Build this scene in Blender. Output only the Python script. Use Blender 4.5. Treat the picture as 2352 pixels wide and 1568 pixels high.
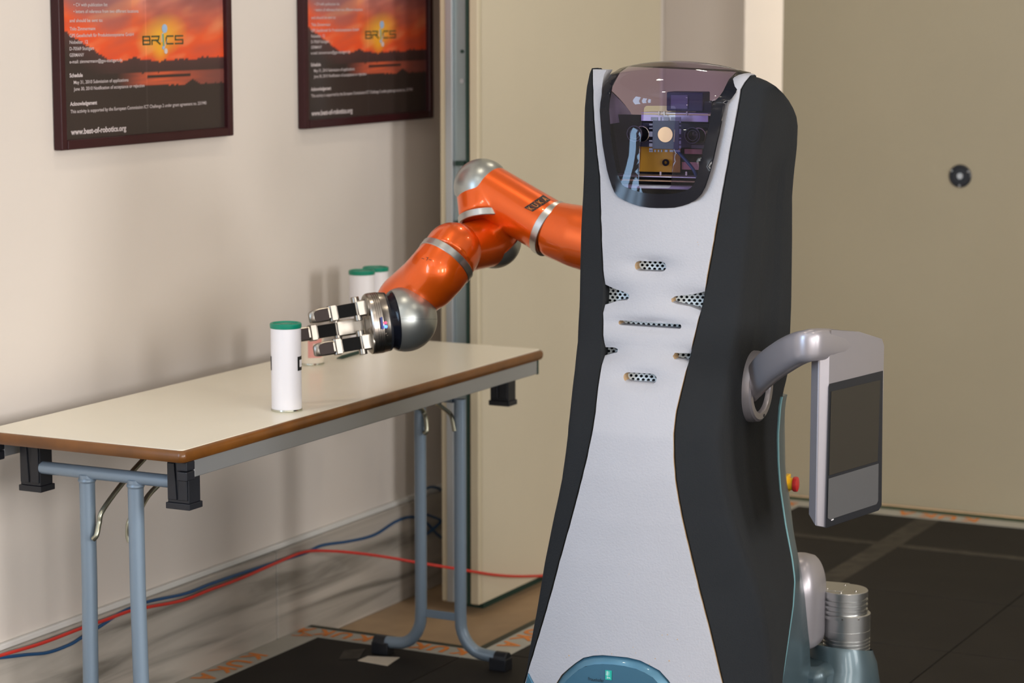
import bpy, bmesh, math, random
from mathutils import Vector, Matrix, noise
from mathutils.bvhtree import BVHTree
from mathutils.geometry import delaunay_2d_cdt

for o in list(bpy.data.objects): bpy.data.objects.remove(o)
random.seed(7)
SC = bpy.context.scene
COL = SC.collection
R = math.radians

# ------------------------------------------------------------------ camera
F_PX = 5586.0; PITCH = R(8.0); H = 1.56
cam_d = bpy.data.cameras.new('camera'); cam = bpy.data.objects.new('camera', cam_d); COL.objects.link(cam)
cam.location = (0, 0, H); cam.rotation_euler = (R(90) - PITCH, 0, 0)
cam_d.sensor_width = 36; cam_d.lens = F_PX / 2352 * 36; cam_d.clip_start = .05; cam_d.clip_end = 60
cam_d.dof.use_dof = True; cam_d.dof.focus_distance = 4.42; cam_d.dof.aperture_fstop = 5.0
SC.camera = cam
# room frame: A runs along the left wall into the depth, B to the right
AV = Vector((math.sin(R(27.3)), math.cos(R(27.3)), 0)); BV = Vector((AV.y, -AV.x, 0)); ZV = Vector((0, 0, 1))
def rm(a, b, z=0): return AV * a + BV * b + ZV * z
ROOM_ROT = -R(27.3)      # rotation that turns local Y into A and local X into B

# ------------------------------------------------------------------ world, lights, exposure
wd = bpy.data.worlds.new('world'); SC.world = wd; wd.use_nodes = True
wd.node_tree.nodes['Background'].inputs[0].default_value = (.75, .85, 1, 1)
wd.node_tree.nodes['Background'].inputs[1].default_value = .6
SC.view_settings.view_transform = 'Standard'; SC.view_settings.look = 'None'
SC.view_settings.gamma = 1; SC.view_settings.use_curve_mapping = False
SC.view_settings.exposure = 0.0
SC.cycles.max_bounces = 8; SC.cycles.transparent_max_bounces = 16
SC.cycles.use_denoising = True

def area(name, loc, aim, sx, sy, power, col, shape='RECTANGLE'):
    l = bpy.data.lights.new(name, 'AREA'); l.shape = shape; l.size = sx; l.size_y = sy
    l.energy = power; l.color = col
    o = bpy.data.objects.new(name, l); COL.objects.link(o); o.location = loc
    o.rotation_euler = (Vector(aim) - Vector(loc)).to_track_quat('-Z', 'Y').to_euler()
    return o
# tall window panes in the left wall beside the photographer (cool daylight)
for k, a in enumerate((.05, .85, 1.65)):
    p = rm(a, -3.09, 1.65); area('window_daylight', p, p + BV, .5, 1.5, 36, (.47, .71, 1))
# windows in the wall behind the photographer (neutral daylight)
for b in (2.3,):
    p = rm(-3.40, b, 1.75); area('window_daylight', p, p + AV, 1.2, 1.6, 40, (.80, .90, 1))
# windows along the right wall (neutral daylight, the main light on the left wall)
for a in (-1.4, 1.1, 3.6):
    p = rm(a, 3.25, 1.75); area('window_daylight', p, p - BV, 1.0, 1.5, 100, (1, .965, .935))
# daylight in the room beyond the folding partition
p = rm(8.3, -1.2, 1.7); area('window_daylight', p, rm(7.2, -2.85, 1.6), 1.2, 1.8, 60, (1, .97, .92))
# ceiling downlights
for a, b in ((2.2, -2.2), (2.2, -.6), (3.9, -2.3), (3.9, -.6), (5.6, -2.2), (5.6, -.4), (.4, -1.2), (.4, .8)):
    area('ceiling_lamp', rm(a, b, 2.98), rm(a, b, 0), .12, .12, 4.0, (1, .86, .68), 'DISK')

# ------------------------------------------------------------------ pixel -> space helpers (2352 x 1568)
EYE = Vector((0, 0, H))
CU = Vector((0, math.sin(PITCH), math.cos(PITCH))); CF = Vector((0, math.cos(PITCH), -math.sin(PITCH)))
def ray(x, y): return Vector((1, 0, 0)) * ((x - 1176) / F_PX) - CU * ((y - 784) / F_PX) + CF
def at(x, y, d): return EYE + ray(x, y) * d                       # at depth d along the view axis
def on(x, y, n, c):                                               # on the plane n.q = c
    r = ray(x, y); return EYE + r * ((c - EYE.dot(n)) / r.dot(n))
def onz(x, y, z): return on(x, y, ZV, z)
def proj(q):
    v = Vector(q) - EYE; d = v.dot(CF); return 1176 + F_PX * v.x / d, 784 - F_PX * v.dot(CU) / d

# ------------------------------------------------------------------ materials
def mat(name, col, rough=.5, metal=0, coat=0, spec=.5, bump=0, bscale=200, var=0, vscale=6, col2=None, emit=0, sheen=0, aniso=0):
    m = bpy.data.materials.new(name); m.use_nodes = True
    nt = m.node_tree; b = nt.nodes['Principled BSDF']
    b.inputs['Base Color'].default_value = (*col, 1); b.inputs['Roughness'].default_value = rough
    b.inputs['Metallic'].default_value = metal; b.inputs['Coat Weight'].default_value = coat
    b.inputs['Coat Roughness'].default_value = .04
    b.inputs['Specular IOR Level'].default_value = spec
    if emit:
        b.inputs['Emission Color'].default_value = (*col, 1); b.inputs['Emission Strength'].default_value = emit
    tc = nt.nodes.new('ShaderNodeTexCoord')
    if var or col2:
        n = nt.nodes.new('ShaderNodeTexNoise'); n.inputs['Scale'].default_value = vscale; n.inputs['Detail'].default_value = 5
        nt.links.new(tc.outputs['Object'], n.inputs['Vector'])
        mr = nt.nodes.new('ShaderNodeMapRange'); mr.inputs[1].default_value = .35; mr.inputs[2].default_value = .65
        nt.links.new(n.outputs['Fac'], mr.inputs[0])
        mx = nt.nodes.new('ShaderNodeMix'); mx.data_type = 'RGBA'
        c2 = col2 or tuple(c * (1 - var) for c in col)
        mx.inputs[6].default_value = (*col, 1); mx.inputs[7].default_value = (*c2, 1)
        nt.links.new(mr.outputs[0], mx.inputs[0]); nt.links.new(mx.outputs[2], b.inputs['Base Color'])
    if bump:
        n2 = nt.nodes.new('ShaderNodeTexNoise'); n2.inputs['Scale'].default_value = bscale; n2.inputs['Detail'].default_value = 4
        nt.links.new(tc.outputs['Object'], n2.inputs['Vector'])
        bp = nt.nodes.new('ShaderNodeBump'); bp.inputs['Strength'].default_value = bump; bp.inputs['Distance'].default_value = .002
        nt.links.new(n2.outputs['Fac'], bp.inputs['Height']); nt.links.new(bp.outputs[0], b.inputs['Normal'])
    return m
M = {}
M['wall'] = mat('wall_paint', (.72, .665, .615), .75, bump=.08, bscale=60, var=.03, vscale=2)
M['leaf'] = mat('leaf_laminate', (.62, .555, .42), .55, bump=.04, bscale=90, var=.03, vscale=3)
M['panel'] = mat('partition_laminate', (.41, .36, .255), .55, bump=.04, bscale=90, var=.03, vscale=3)
M['panel_edge'] = mat('partition_edge', (.60, .53, .38), .5)
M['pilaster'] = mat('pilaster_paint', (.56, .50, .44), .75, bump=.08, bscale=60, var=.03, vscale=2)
M['ceiling'] = mat('ceiling_paint', (.70, .66, .60), .9, bump=.05)
M['alu'] = mat('brushed_aluminium', (.56, .57, .57), .32, 1, bump=.03, bscale=300)
M['alu_soft'] = mat('anodised_aluminium', (.50, .53, .55), .45, .8)
M['alu_blue'] = mat('grey_profile', (.30, .36, .37), .4, .5)
M['seal'] = mat('dark_green_seal', (.012, .04, .028), .6)
M['tan_floor'] = mat('tan_stone', (.46, .32, .19), .5, bump=.03, bscale=40, var=.16, vscale=9)
M['mat'] = mat('dark_floor_plate', (.0135, .0115, .0098), .68, spec=.3, bump=.06, bscale=120, var=.25, vscale=7)
M['rim'] = mat('rubber_rim', (.03, .035, .022), .6)
M['rim_green'] = mat('green_rim', (.035, .065, .03), .6)
M['tape'] = mat('white_tape', (.46, .45, .40), .45, var=.08, vscale=12)
M['orange_print'] = mat('orange_print', (.78, .24, .03), .5)
M['worn_tape'] = mat('worn_grey_tape', (.060, .053, .041), .6, spec=.3, col2=(.030, .026, .021), vscale=30)
M['steel_paint'] = mat('grey_blue_steel_paint', (.25, .33, .42), .36, .25, coat=.2, bump=.02, bscale=50)
M['zinc'] = mat('zinc_rod', (.42, .42, .33), .3, .9)
M['black_plastic'] = mat('black_plastic', (.014, .016, .022), .4)
M['top'] = mat('cream_laminate', (.87, .83, .70), .26, var=.015, vscale=3)
M['edge'] = mat('brown_edge_wood', (.20, .072, .011), .34, coat=.3, bump=.05, bscale=80, col2=(.14, .052, .010), vscale=14)
M['apron'] = mat('silver_apron', (.47, .49, .51), .42, .7)
M['white_foam'] = mat('white_foam', (.44, .442, .478), .9, bump=.4, bscale=260, var=.05, vscale=5, spec=.25)
M['tan_foam'] = mat('uncoated_tan_foam', (.52, .36, .21), .95, bump=.6, bscale=260, spec=.2)
M['dark_foam'] = mat('dark_foam', (.0125, .0145, .0170), .9, bump=.4, bscale=320, spec=.35, var=.12, vscale=8)
M['blue'] = mat('blue_metallic_shell', (.075, .20, .30), .3, .45, coat=.3)
M['blue_dark'] = mat('slate_blue_shell', (.075, .115, .135), .35, .4, coat=.15)
M['blue_edge'] = mat('pale_blue_edge', (.25, .50, .56), .35, .3)
M['grille'] = mat('white_grille', (.75, .82, .84), .5)
M['void'] = mat('dark_void', (.03, .036, .045), .8)
M['silver_shell'] = mat('silver_lilac_shell', (.39, .37, .40), .36, .55, coat=.15)
M['silver_ball'] = mat('satin_silver', (.44, .47, .46), .34, .85)
M['orange'] = mat('orange_gloss_paint', (.92, .125, .003), .32, .5, coat=.8)
M['orange_logo'] = mat('orange_logo', (.85, .25, .03), .4)
M['chrome'] = mat('polished_steel', (.34, .315, .28), .3, 1)
M['steel'] = mat('satin_steel', (.42, .385, .35), .26, 1, bump=.03, bscale=150)
M['rubber_pad'] = mat('dark_rubber_pad', (.055, .040, .037), .6, spec=.25)
M['black_rib'] = mat('black_ribbed_rubber', (.004, .004, .004), .6, spec=.15)
M['black_gloss'] = mat('black_gloss', (.006, .007, .012), .12, spec=.25)
M['screen'] = mat('screen_glass', (.036, .032, .026), .4, spec=.3)
M['grey_plate'] = mat('grey_plate', (.115, .117, .123), .45, .2)
M['yellow'] = mat('yellow_plastic', (.80, .46, .01), .4)
M['yellow_int'] = mat('yellow_bracket', (.50, .27, .02), .5)
M['red'] = mat('red_plastic', (.50, .02, .02), .35)
M['white_can'] = mat('white_label', (.86, .85, .90), .35)
M['tin'] = mat('tin_rim', (.6, .62, .55), .2, 1)
M['green_lid'] = mat('green_lid', (.0, .24, .15), .35)
M['pink_label'] = mat('pink_print', (.75, .34, .30), .5)
M['pink_can'] = mat('warm_white_label', (.80, .72, .60), .45)
M['frame'] = mat('dark_red_frame', (.035, .006, .009), .3, spec=.35)
M['text_white'] = mat('white_print', (.62, .55, .56), .6)
M['text_dark'] = mat('dark_print', (.05, .07, .03), .6)
M['logo_blue'] = mat('logo_blue', (.33, .48, .70), .5)
M['logo_green'] = mat('logo_green', (.01, .42, .33), .5)
M['ink'] = mat('black_ink', (.01, .012, .015), .5)
M['red_cable'] = mat('red_cable', (.60, .035, .025), .4)
M['blue_cable'] = mat('blue_cable', (.012, .075, .20), .4)
M['led_red'] = mat('led_red', (1, .05, .12), .4, emit=3)
M['led_blue'] = mat('led_blue', (.05, .15, 1), .4, emit=5)
M['label_blue'] = mat('blue_sticker', (.05, .07, .30), .5)
M['lens'] = mat('lens_glass', (.01, .008, .02), .08, spec=.3)
M['card_blue'] = mat('dark_blue_card', (.045, .05, .085), .55)
M['card_grey'] = mat('lilac_grey_card', (.16, .17, .24), .5)
M['cream_disc'] = mat('cream_disc', (.82, .56, .34), .5)
M['inner_bar'] = mat('bright_aluminium_bar', (.62, .62, .68), .3, .7)
M['window'] = mat('window_frame_paint', (.7, .7, .68), .5)

def glass_mat():
    m = bpy.data.materials.new('tinted_visor_glass'); m.use_nodes = True; nt = m.node_tree
    nt.nodes.clear(); out = nt.nodes.new('ShaderNodeOutputMaterial')
    tr = nt.nodes.new('ShaderNodeBsdfTransparent'); tr.inputs[0].default_value = (.50, .40, .60, 1)
    gl = nt.nodes.new('ShaderNodeBsdfGlossy'); gl.inputs['Roughness'].default_value = .03; gl.inputs[0].default_value = (.9, .95, 1, 1)
    fr = nt.nodes.new('ShaderNodeFresnel'); fr.inputs[0].default_value = 1.38
    mx = nt.nodes.new('ShaderNodeMixShader')
    nt.links.new(fr.outputs[0], mx.inputs[0]); nt.links.new(tr.outputs[0], mx.inputs[1]); nt.links.new(gl.outputs[0], mx.inputs[2])
    nt.links.new(mx.outputs[0], out.inputs[0]); return m
M['glass'] = glass_mat()

def marble_mat():
    m = bpy.data.materials.new('grey_veined_marble'); m.use_nodes = True; nt = m.node_tree; b = nt.nodes['Principled BSDF']
    b.inputs['Roughness'].default_value = .35
    tc = nt.nodes.new('ShaderNodeTexCoord'); mp = nt.nodes.new('ShaderNodeMapping')
    mp.inputs['Rotation'].default_value = (R(8), 0, 0)
    mp.inputs['Scale'].default_value = (2, .9, 13)
    n = nt.nodes.new('ShaderNodeTexNoise'); n.inputs['Scale'].default_value = 1.7; n.inputs['Detail'].default_value = 7; n.inputs['Distortion'].default_value = .7
    cr = nt.nodes.new('ShaderNodeValToRGB')
    cr.color_ramp.elements[0].position = .33; cr.color_ramp.elements[0].color = (.21, .195, .17, 1)
    cr.color_ramp.elements[1].position = .62; cr.color_ramp.elements[1].color = (.52, .48, .43, 1)
    e = cr.color_ramp.elements.new(.47); e.color = (.41, .38, .34, 1)
    nt.links.new(tc.outputs['Object'], mp.inputs[0]); nt.links.new(mp.outputs[0], n.inputs['Vector'])
    nt.links.new(n.outputs['Fac'], cr.inputs[0]); nt.links.new(cr.outputs[0], b.inputs['Base Color'])
    return m
M['marble'] = marble_mat()

# ------------------------------------------------------------------ mesh helpers
def tag(o, label, cat, group=None, kind=None):
    if label: o['label'] = label
    if cat: o['category'] = cat
    if group: o['group'] = group
    if kind: o['kind'] = kind
    return o
def empty(name, loc, label, cat, group=None, rz=0):
    o = bpy.data.objects.new(name, None); COL.objects.link(o); o.location = loc; o.rotation_euler = (0, 0, rz)
    o.empty_display_size = .1
    return tag(o, label, cat, group)
def attach(o, parent):
    if parent is not None:
        o.parent = parent
        o.matrix_parent_inverse = parent_mat(parent).inverted()
def parent_mat(p):
    mt = Matrix.LocRotScale(p.location, p.rotation_euler, p.scale)
    if p.parent: mt = parent_mat(p.parent) @ p.matrix_parent_inverse @ mt
    return mt
class MB:
    def __init__(s): s.v = []; s.f = []; s.mi = []; s.m = []; s.cur = 0
    def use(s, m):
        if m not in s.m: s.m.append(m)
        s.cur = s.m.index(m); return s
    def add(s, vs, fs):
        n = len(s.v); s.v += [Vector(v) for v in vs]
        for f in fs: s.f.append([i + n for i in f]); s.mi.append(s.cur)
        return s
    def box(s, c, ax, h):                    # centre, three axes, half sizes
        c = Vector(c); a, b, d = [Vector(q).normalized() * k for q, k in zip(ax, h)]
        vs = [c + a * i + b * j + d * k for i in (-1, 1) for j in (-1, 1) for k in (-1, 1)]
        return s.add(vs, [(0, 1, 3, 2), (4, 6, 7, 5), (0, 4, 5, 1), (2, 3, 7, 6), (0, 2, 6, 4), (1, 5, 7, 3)])
    def rbox(s, a0, a1, b0, b1, z0, z1):     # box in room coordinates
        return s.box(rm((a0 + a1) / 2, (b0 + b1) / 2, (z0 + z1) / 2), (AV, BV, ZV), (abs(a1 - a0) / 2, abs(b1 - b0) / 2, abs(z1 - z0) / 2))
    def loft(s, loops, close=True, caps=True):
        n = len(loops[0]); vs = [v for l in loops for v in l]; fs = []
        for i in range(len(loops) - 1):
            for j in range(n if close else n - 1):
                k = (j + 1) % n; fs.append((i * n + j, i * n + k, (i + 1) * n + k, (i + 1) * n + j))
        if caps and close:
            fs.append(tuple(range(n - 1, -1, -1))); o = (len(loops) - 1) * n; fs.append(tuple(range(o, o + n)))
        return s.add(vs, fs)
    def tube(s, pts, r, n=12, caps=True, squash=None):
        pts = [Vector(p) for p in pts]; rr = r if isinstance(r, (list, tuple)) else [r] * len(pts)
        t0 = (pts[1] - pts[0]).normalized(); u = t0.orthogonal().normalized(); loops = []
        for i, p in enumerate(pts):
            t = (pts[min(i + 1, len(pts) - 1)] - pts[max(i - 1, 0)]).normalized()
            u = (u - t * u.dot(t)).normalized(); w = t.cross(u)
            loops.append([p + (u * math.cos(2 * math.pi * k / n) + w * math.sin(2 * math.pi * k / n)) * rr[i] for k in range(n)])
        return s.loft(loops, True, caps)
    def cyl(s, a, b, r, n=24, r2=None):
        return s.tube([a, b], [r, r if r2 is None else r2], n)
    def lathe(s, o, ax, prof, n=40):         # profile [(radius, height)]
        o = Vector(o); ax = Vector(ax).normalized(); u = ax.orthogonal().normalized(); w = ax.cross(u)
        loops = [[o + ax * h + (u * math.cos(2 * math.pi * k / n) + w * math.sin(2 * math.pi * k / n)) * max(r, 1e-5) for k in range(n)] for r, h in prof]
        if prof[0][0] > 1e-4 and prof[-1][0] > 1e-4: return s.loft(loops + [loops[0]], True, False)
        return s.loft(loops, True, True)
    def sphere(s, c, r, n=32, m=20):
        prof = [(r * math.sin(math.pi * i / m), -r * math.cos(math.pi * i / m)) for i in range(m + 1)]
        return s.lathe(c, ZV, prof, n)
    def build(s, name, m=None, parent=None, smooth=True, bevel=0, seg=2, label=None, angle=35, local=None):
        me = bpy.data.meshes.new(name)
        vs = s.v if local is None else [local.inverted() @ v for v in s.v]
        me.from_pydata([tuple(v) for v in vs], [], [tuple(f) for f in s.f])
        if m is not None: me.materials.append(M[m])
        else:
            for k in s.m: me.materials.append(M[k])
            me.polygons.foreach_set('material_index', s.mi)
        bm = bmesh.new(); bm.from_mesh(me); bmesh.ops.recalc_face_normals(bm, faces=bm.faces); bm.to_mesh(me); bm.free()
        o = bpy.data.objects.new(name, me); COL.objects.link(o)
        if local is not None: o.matrix_world = local; o.location = local.to_translation(); o.rotation_euler = local.to_euler()
        if smooth:
            me.shade_smooth()
            try: me.set_sharp_from_angle(angle=R(angle))
            except Exception: pass
        if bevel:
            b = o.modifiers.new('bevel', 'BEVEL'); b.width = bevel; b.segments = seg; b.limit_method = 'ANGLE'; b.angle_limit = R(40)
        attach(o, parent)
        if label: o['label'] = label
        return o
def smooth_path(pts, sub=8):                 # Catmull-Rom
    pts = [Vector(p) for p in pts]; out = []
    P = [pts[0]] + pts + [pts[-1]]
    for i in range(1, len(P) - 2):
        p0, p1, p2, p3 = P[i - 1:i + 3]
        for k in range(sub):
            t = k / sub
            out.append(.5 * ((2 * p1) + (p2 - p0) * t + (2 * p0 - 5 * p1 + 4 * p2 - p3) * t * t + (3 * p1 - p0 - 3 * p2 + p3) * t ** 3))
    out.append(pts[-1]); return out
def interp(tab, x):                          # piecewise linear over [(x, y)...] sorted by x
    if x <= tab[0][0]:
        (a, b), (c, d) = tab[0], tab[1]; return b + (d - b) * (x - a) / (c - a)
    for (a, b), (c, d) in zip(tab, tab[1:]):
        if x <= c: return b + (d - b) * (x - a) / (c - a)
    (a, b), (c, d) = tab[-2], tab[-1]; return b + (d - b) * (x - a) / (c - a)
_tc = {}
def text_geo(s, fat=0):
    """flat lettering as (verts, faces), unit cap height, starting at x = 0"""
    key = (s, fat)
    if key in _tc: return _tc[key]
    cu = bpy.data.curves.new('t', 'FONT'); cu.body = s; cu.resolution_u = 3; cu.offset = fat
    o = bpy.data.objects.new('t', cu); COL.objects.link(o)
    dg = bpy.context.evaluated_depsgraph_get(); dg.update(); me = bpy.data.meshes.new_from_object(o.evaluated_get(dg))
    vs = [(v.co.x, v.co.y) for v in me.vertices]; fs = [tuple(p.vertices) for p in me.polygons]
    x0 = min(v[0] for v in vs); x1 = max(v[0] for v in vs)
    bpy.data.objects.remove(o); bpy.data.meshes.remove(me)
    _tc[key] = ([((x - x0) / (x1 - x0), y / .7) for x, y in vs], fs, (x1 - x0) / .7)
    return _tc[key]
def put_text(mb, s, o, du, dv, fat=0):
    """write s from point o: du spans the whole width, dv the cap height"""
    vs, fs, _ = text_geo(s, fat); mb.add([Vector(o) + Vector(du) * x + Vector(dv) * y for x, y in vs], fs)

# ================================================================== ROOM
WB = -3.126        # plane of the left wall
PZ = .04           # top of the raised dark floor
def struct(o): o['kind'] = 'structure'; return o
mb = MB(); mb.rbox(-3.6, 8.6, WB - .15, WB, 0, 3.0)
struct(mb.build('wall_left', 'wall', smooth=False))
mb = MB(); mb.rbox(-3.6, 8.6, WB - .15, 3.3, -.1, 0)
floor = struct(mb.build('floor', 'tan_floor', smooth=False))
mb = MB(); mb.rbox(-3.6, 8.6, WB - .15, 3.3, 3.0, 3.1)
struct(mb.build('ceiling', 'ceiling', smooth=False))
mb = MB(); mb.rbox(-3.6, 8.6, 3.3, 3.45, 0, 3.0); struct(mb.build('wall_right', 'wall', smooth=False))
mb = MB(); mb.rbox(-3.6, -3.45, WB, 3.3, 0, 3.0); struct(mb.build('wall_rear', 'wall', smooth=False))
mb = MB(); mb.rbox(8.6, 8.75, WB - .15, 3.45, 0, 3.0); struct(mb.build('wall_back', 'wall', smooth=False))
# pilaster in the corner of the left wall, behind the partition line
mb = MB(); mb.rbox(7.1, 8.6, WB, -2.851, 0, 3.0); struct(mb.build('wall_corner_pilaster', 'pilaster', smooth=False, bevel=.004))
# marble baseboard along the left wall, slab by slab
bb = bpy.data.objects.new('baseboard_left', None); COL.objects.link(bb); bb.location = rm(4.8, WB, 0); struct(bb)
seams = [-.01, 1.19, 2.39, 3.59 - .0, 4.788, 5.99, 7.1]
seams[3] = 3.588
for a0, a1 in zip(seams, seams[1:]):
    mb = MB(); mb.rbox(a0 + .0015, a1 - .0015, WB, WB + .022, .0, .255)
    mb.build('marble_slab', 'marble', bb, smooth=False, bevel=.004, local=Matrix.Translation(rm(0, 0, 0)) @ Matrix.Rotation(ROOM_ROT, 4, 'Z'))
mb = MB(); mb.rbox(-.01, 7.1, WB, WB + .012, .255, .268); mb.build('grout_cap', 'window', bb, smooth=False, bevel=.003)

# main folding partition (leaf across the back) and folded leaf standing out of it
mb = MB(); mb.rbox(6.95, 7.05, -2.668, 3.3, .045, 3.0)
part = struct(mb.build('wall_back_partition', 'panel', smooth=False, bevel=.003))
n_part = AV
hp = on(2206, 404, AV, 6.95)
mb = MB(); mb.lathe(hp, -AV, [(.0, 0), (.033, 0), (.034, .003), (.030, .006), (.026, .006), (.024, .002), (0, .002)], 36)
o = mb.build('lock_rosette', 'black_plastic', part)
mb = MB()
for k in range(3):
    an = k * 2.1 + .5; c = hp - AV * .006 + (BV * math.cos(an) + ZV * math.sin(an)) * .0285
    mb.lathe(c, -AV, [(.0, 0), (.003, 0), (.003, .002), (0, .0025)], 10)
mb.lathe(hp - AV * .002, -AV, [(0, 0), (.009, 0), (.009, .004), (0, .004)], 16)
mb.build('rosette_screws', 'alu', o)

leaf = empty('partition_leaf', rm(5.34, -2.9, 0), 'tall beige folding partition leaf with metal edge profile, standing beside the table', 'partition')
mb = MB(); mb.rbox(5.352, 6.455, -2.866, -2.850, .03, 2.97); mb.build('front_board', 'leaf', leaf, smooth=False, bevel=.002)
mb = MB(); mb.rbox(5.352, 6.455, -2.958, -2.942, .03, 2.97); mb.build('rear_board', 'leaf', leaf, smooth=False, bevel=.002)
mb = MB(); mb.rbox(5.36, 6.45, -2.942, -2.866, .035, 2.965); mb.build('core', 'alu_soft', leaf, smooth=False)
mb = MB(); mb.rbox(5.338, 5.36, -2.958, -2.941, .03, 2.97); mb.rbox(5.338, 5.36, -2.875, -2.850, .03, 2.97); mb.build('edge_trim', 'panel_edge', leaf, smooth=False, bevel=.003)
mb = MB(); mb.rbox(5.334, 5.36, -2.941, -2.921, .03, 2.97); mb.build('aluminium_profile', 'alu_soft', leaf, smooth=False, bevel=.002)
mb = MB(); mb.rbox(5.345, 5.365, -2.921, -2.885, .03, 2.97); mb.build('grooved_profile', 'alu_blue', leaf, smooth=False, bevel=.002)
mb = MB(); mb.rbox(5.338, 5.36, -2.885, -2.877, .03, 2.97); mb.build('rubber_seal', 'seal', leaf, smooth=False)
for px, py, r in ((1062, 118, .0045), (1062, 186, .006), (1063, 380, .006)):
    q = on(px, py, AV, 5.345); mb = MB(); mb.lathe(q, -AV, [(0, 0), (r, 0), (r, .003), (0, .003)], 14)
    mb.build('screw' if r > .005 else 'screw_hole', 'alu_soft' if r > .005 else 'seal', leaf)
for py in (375, 512):
    q = on(1058, py, AV, 5.34); mb = MB(); mb.box(q, (AV, BV, ZV), (.006, .012, .006)); mb.build('latch', 'seal', leaf)
mb = MB(); mb.rbox(5.42, 6.40, -2.93, -2.88, 0, .032); mb.build('floor_seal', 'seal', leaf, smooth=False)

# ------------------------------------------------------------------ raised dark floor made of 0.5 m plates, taped rim
plat = empty('raised_floor', rm(4.9, -2.0, 0), None, None); plat['kind'] = 'structure'; plat.name = 'floor_platform'
tiles = {}
def plate(a0, a1, b0, b1):
    key = (round(a1 - a0, 3), round(b1 - b0, 3)); c = rm((a0 + a1) / 2, (b0 + b1) / 2, PZ / 2)
    lm = Matrix.Translation(c) @ Matrix.Rotation(ROOM_ROT, 4, 'Z')
    if key not in tiles:
        mb = MB(); mb.rbox(a0 + .0012, a1 - .0012, b0 + .0012, b1 - .0012, .001, PZ)
        tiles[key] = mb.build('floor_plate', 'mat', plat, smooth=False, local=lm, bevel=.0015, seg=1)
    else:
        o = tiles[key].copy(); COL.objects.link(o); o.location = lm.to_translation()
        o.rotation_euler = lm.to_euler(); o.parent = plat; o.matrix_parent_inverse = parent_mat(plat).inverted()
for i in range(-9, 4):
    a0 = 5.42 + .5 * i
    for j in range(0, 13):
        b0 = -3.124 if j == 0 else -3.14 + .5 * j; b1 = -3.14 + .5 * (j + 1)
        if j == 0 and a0 >= 4.9: continue
        if b0 > 3.2: continue
        plate(a0, min(a0 + .5, 6.92), b0, min(b1, 3.28))
TZ = PZ + .0012
# rubber rim, white tape and its lettering along the border
def strip(name, m, a0, a1, b0, b1, z0=PZ - .001, z1=PZ + .001, parent=plat):
    mb = MB(); mb.rbox(a0, a1, b0, b1, z0, z1); return mb.build(name, m, parent, smooth=False)
strip('rubber_rim', 'rim', .9, 4.94, -3.124, -3.104, .001, PZ + .0015)
strip('rubber_rim', 'rim', 4.92, 4.94, -3.104, -2.62, .001, PZ + .0015)
strip('rubber_rim', 'rim', 4.92, 6.94, -2.64, -2.62, .001, PZ + .0015)
strip('rubber_rim', 'rim_green', 6.90, 6.948, -2.62, 3.28, .001, PZ + .0015)
strip('border_tape', 'tape', .9, 4.92, -3.104, -3.030)
strip('border_tape', 'tape', 4.850, 4.92, -3.030, -2.62)
strip('border_tape', 'tape', 4.850, 6.90, -2.62, -2.545)
strip('border_tape', 'tape', 6.825, 6.90, -2.545, 3.28)
strip('worn_tape', 'worn_tape', 6.425, 6.465, -2.54, 3.28, PZ, PZ + .0006)
strip('worn_tape', 'worn_tape', 5.45, 6.82, -2.17, -2.10, PZ, PZ + .0008)
LET = MB(); Z0 = ZV * (PZ + .0018)
def word(o, du, dv): # KUKA letter by letter
    for k, ch in enumerate('KUKA'): put_text(LET, ch, o + du * k * .065, du * .052, dv, .035)
a = 4.855
for k in range(10): word(rm(4.655 - .41 * k + .2 * 0, -3.092, 0) + Z0, -AV, BV * .048)
put_text(LET, 'A', rm(4.875, -3.092, 0) + Z0, -AV * .047, BV * .048)
for b in (-2.62, -2.885): word(rm(4.912, b - .02, 0) + Z0, -BV * .85, -AV * .048)
for k in range(5): word(rm(6.86 - .41 * k, -2.608, 0) + Z0, -AV, BV * .048)
put_text(LET, 'A', rm(4.915, -2.600, 0) + Z0, -AV * .047, BV * .048)
for k in range(12): word(rm(6.89, -2.0 + .42 * k, 0) + Z0, -BV, -AV * .05)
LET.build('tape_lettering', 'orange_print', plat, smooth=False)

# smear of old adhesive and yellow card under the far left foot
def card(name, m, pts, z, label, cat):
    mb = MB(); q = [onz(x, y, z) for x, y in pts]; mb.loft([[v for v in q], [v + ZV * .0012 for v in q]])
    return tag(mb.build(name, m, smooth=False), label, cat)
card('paper_card', 'pink_can', [(822, 1517), (845, 1507), (918, 1510), (890, 1529)], PZ + .0005, 'small pale yellow card on the dark floor under the far left table foot', 'card')
card('tape_scrap', 'worn_tape', [(778, 1514), (790, 1494), (840, 1490), (826, 1512)], PZ + .0005, 'scrap of clear worn tape on the dark floor left of the yellow card', 'tape')

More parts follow.
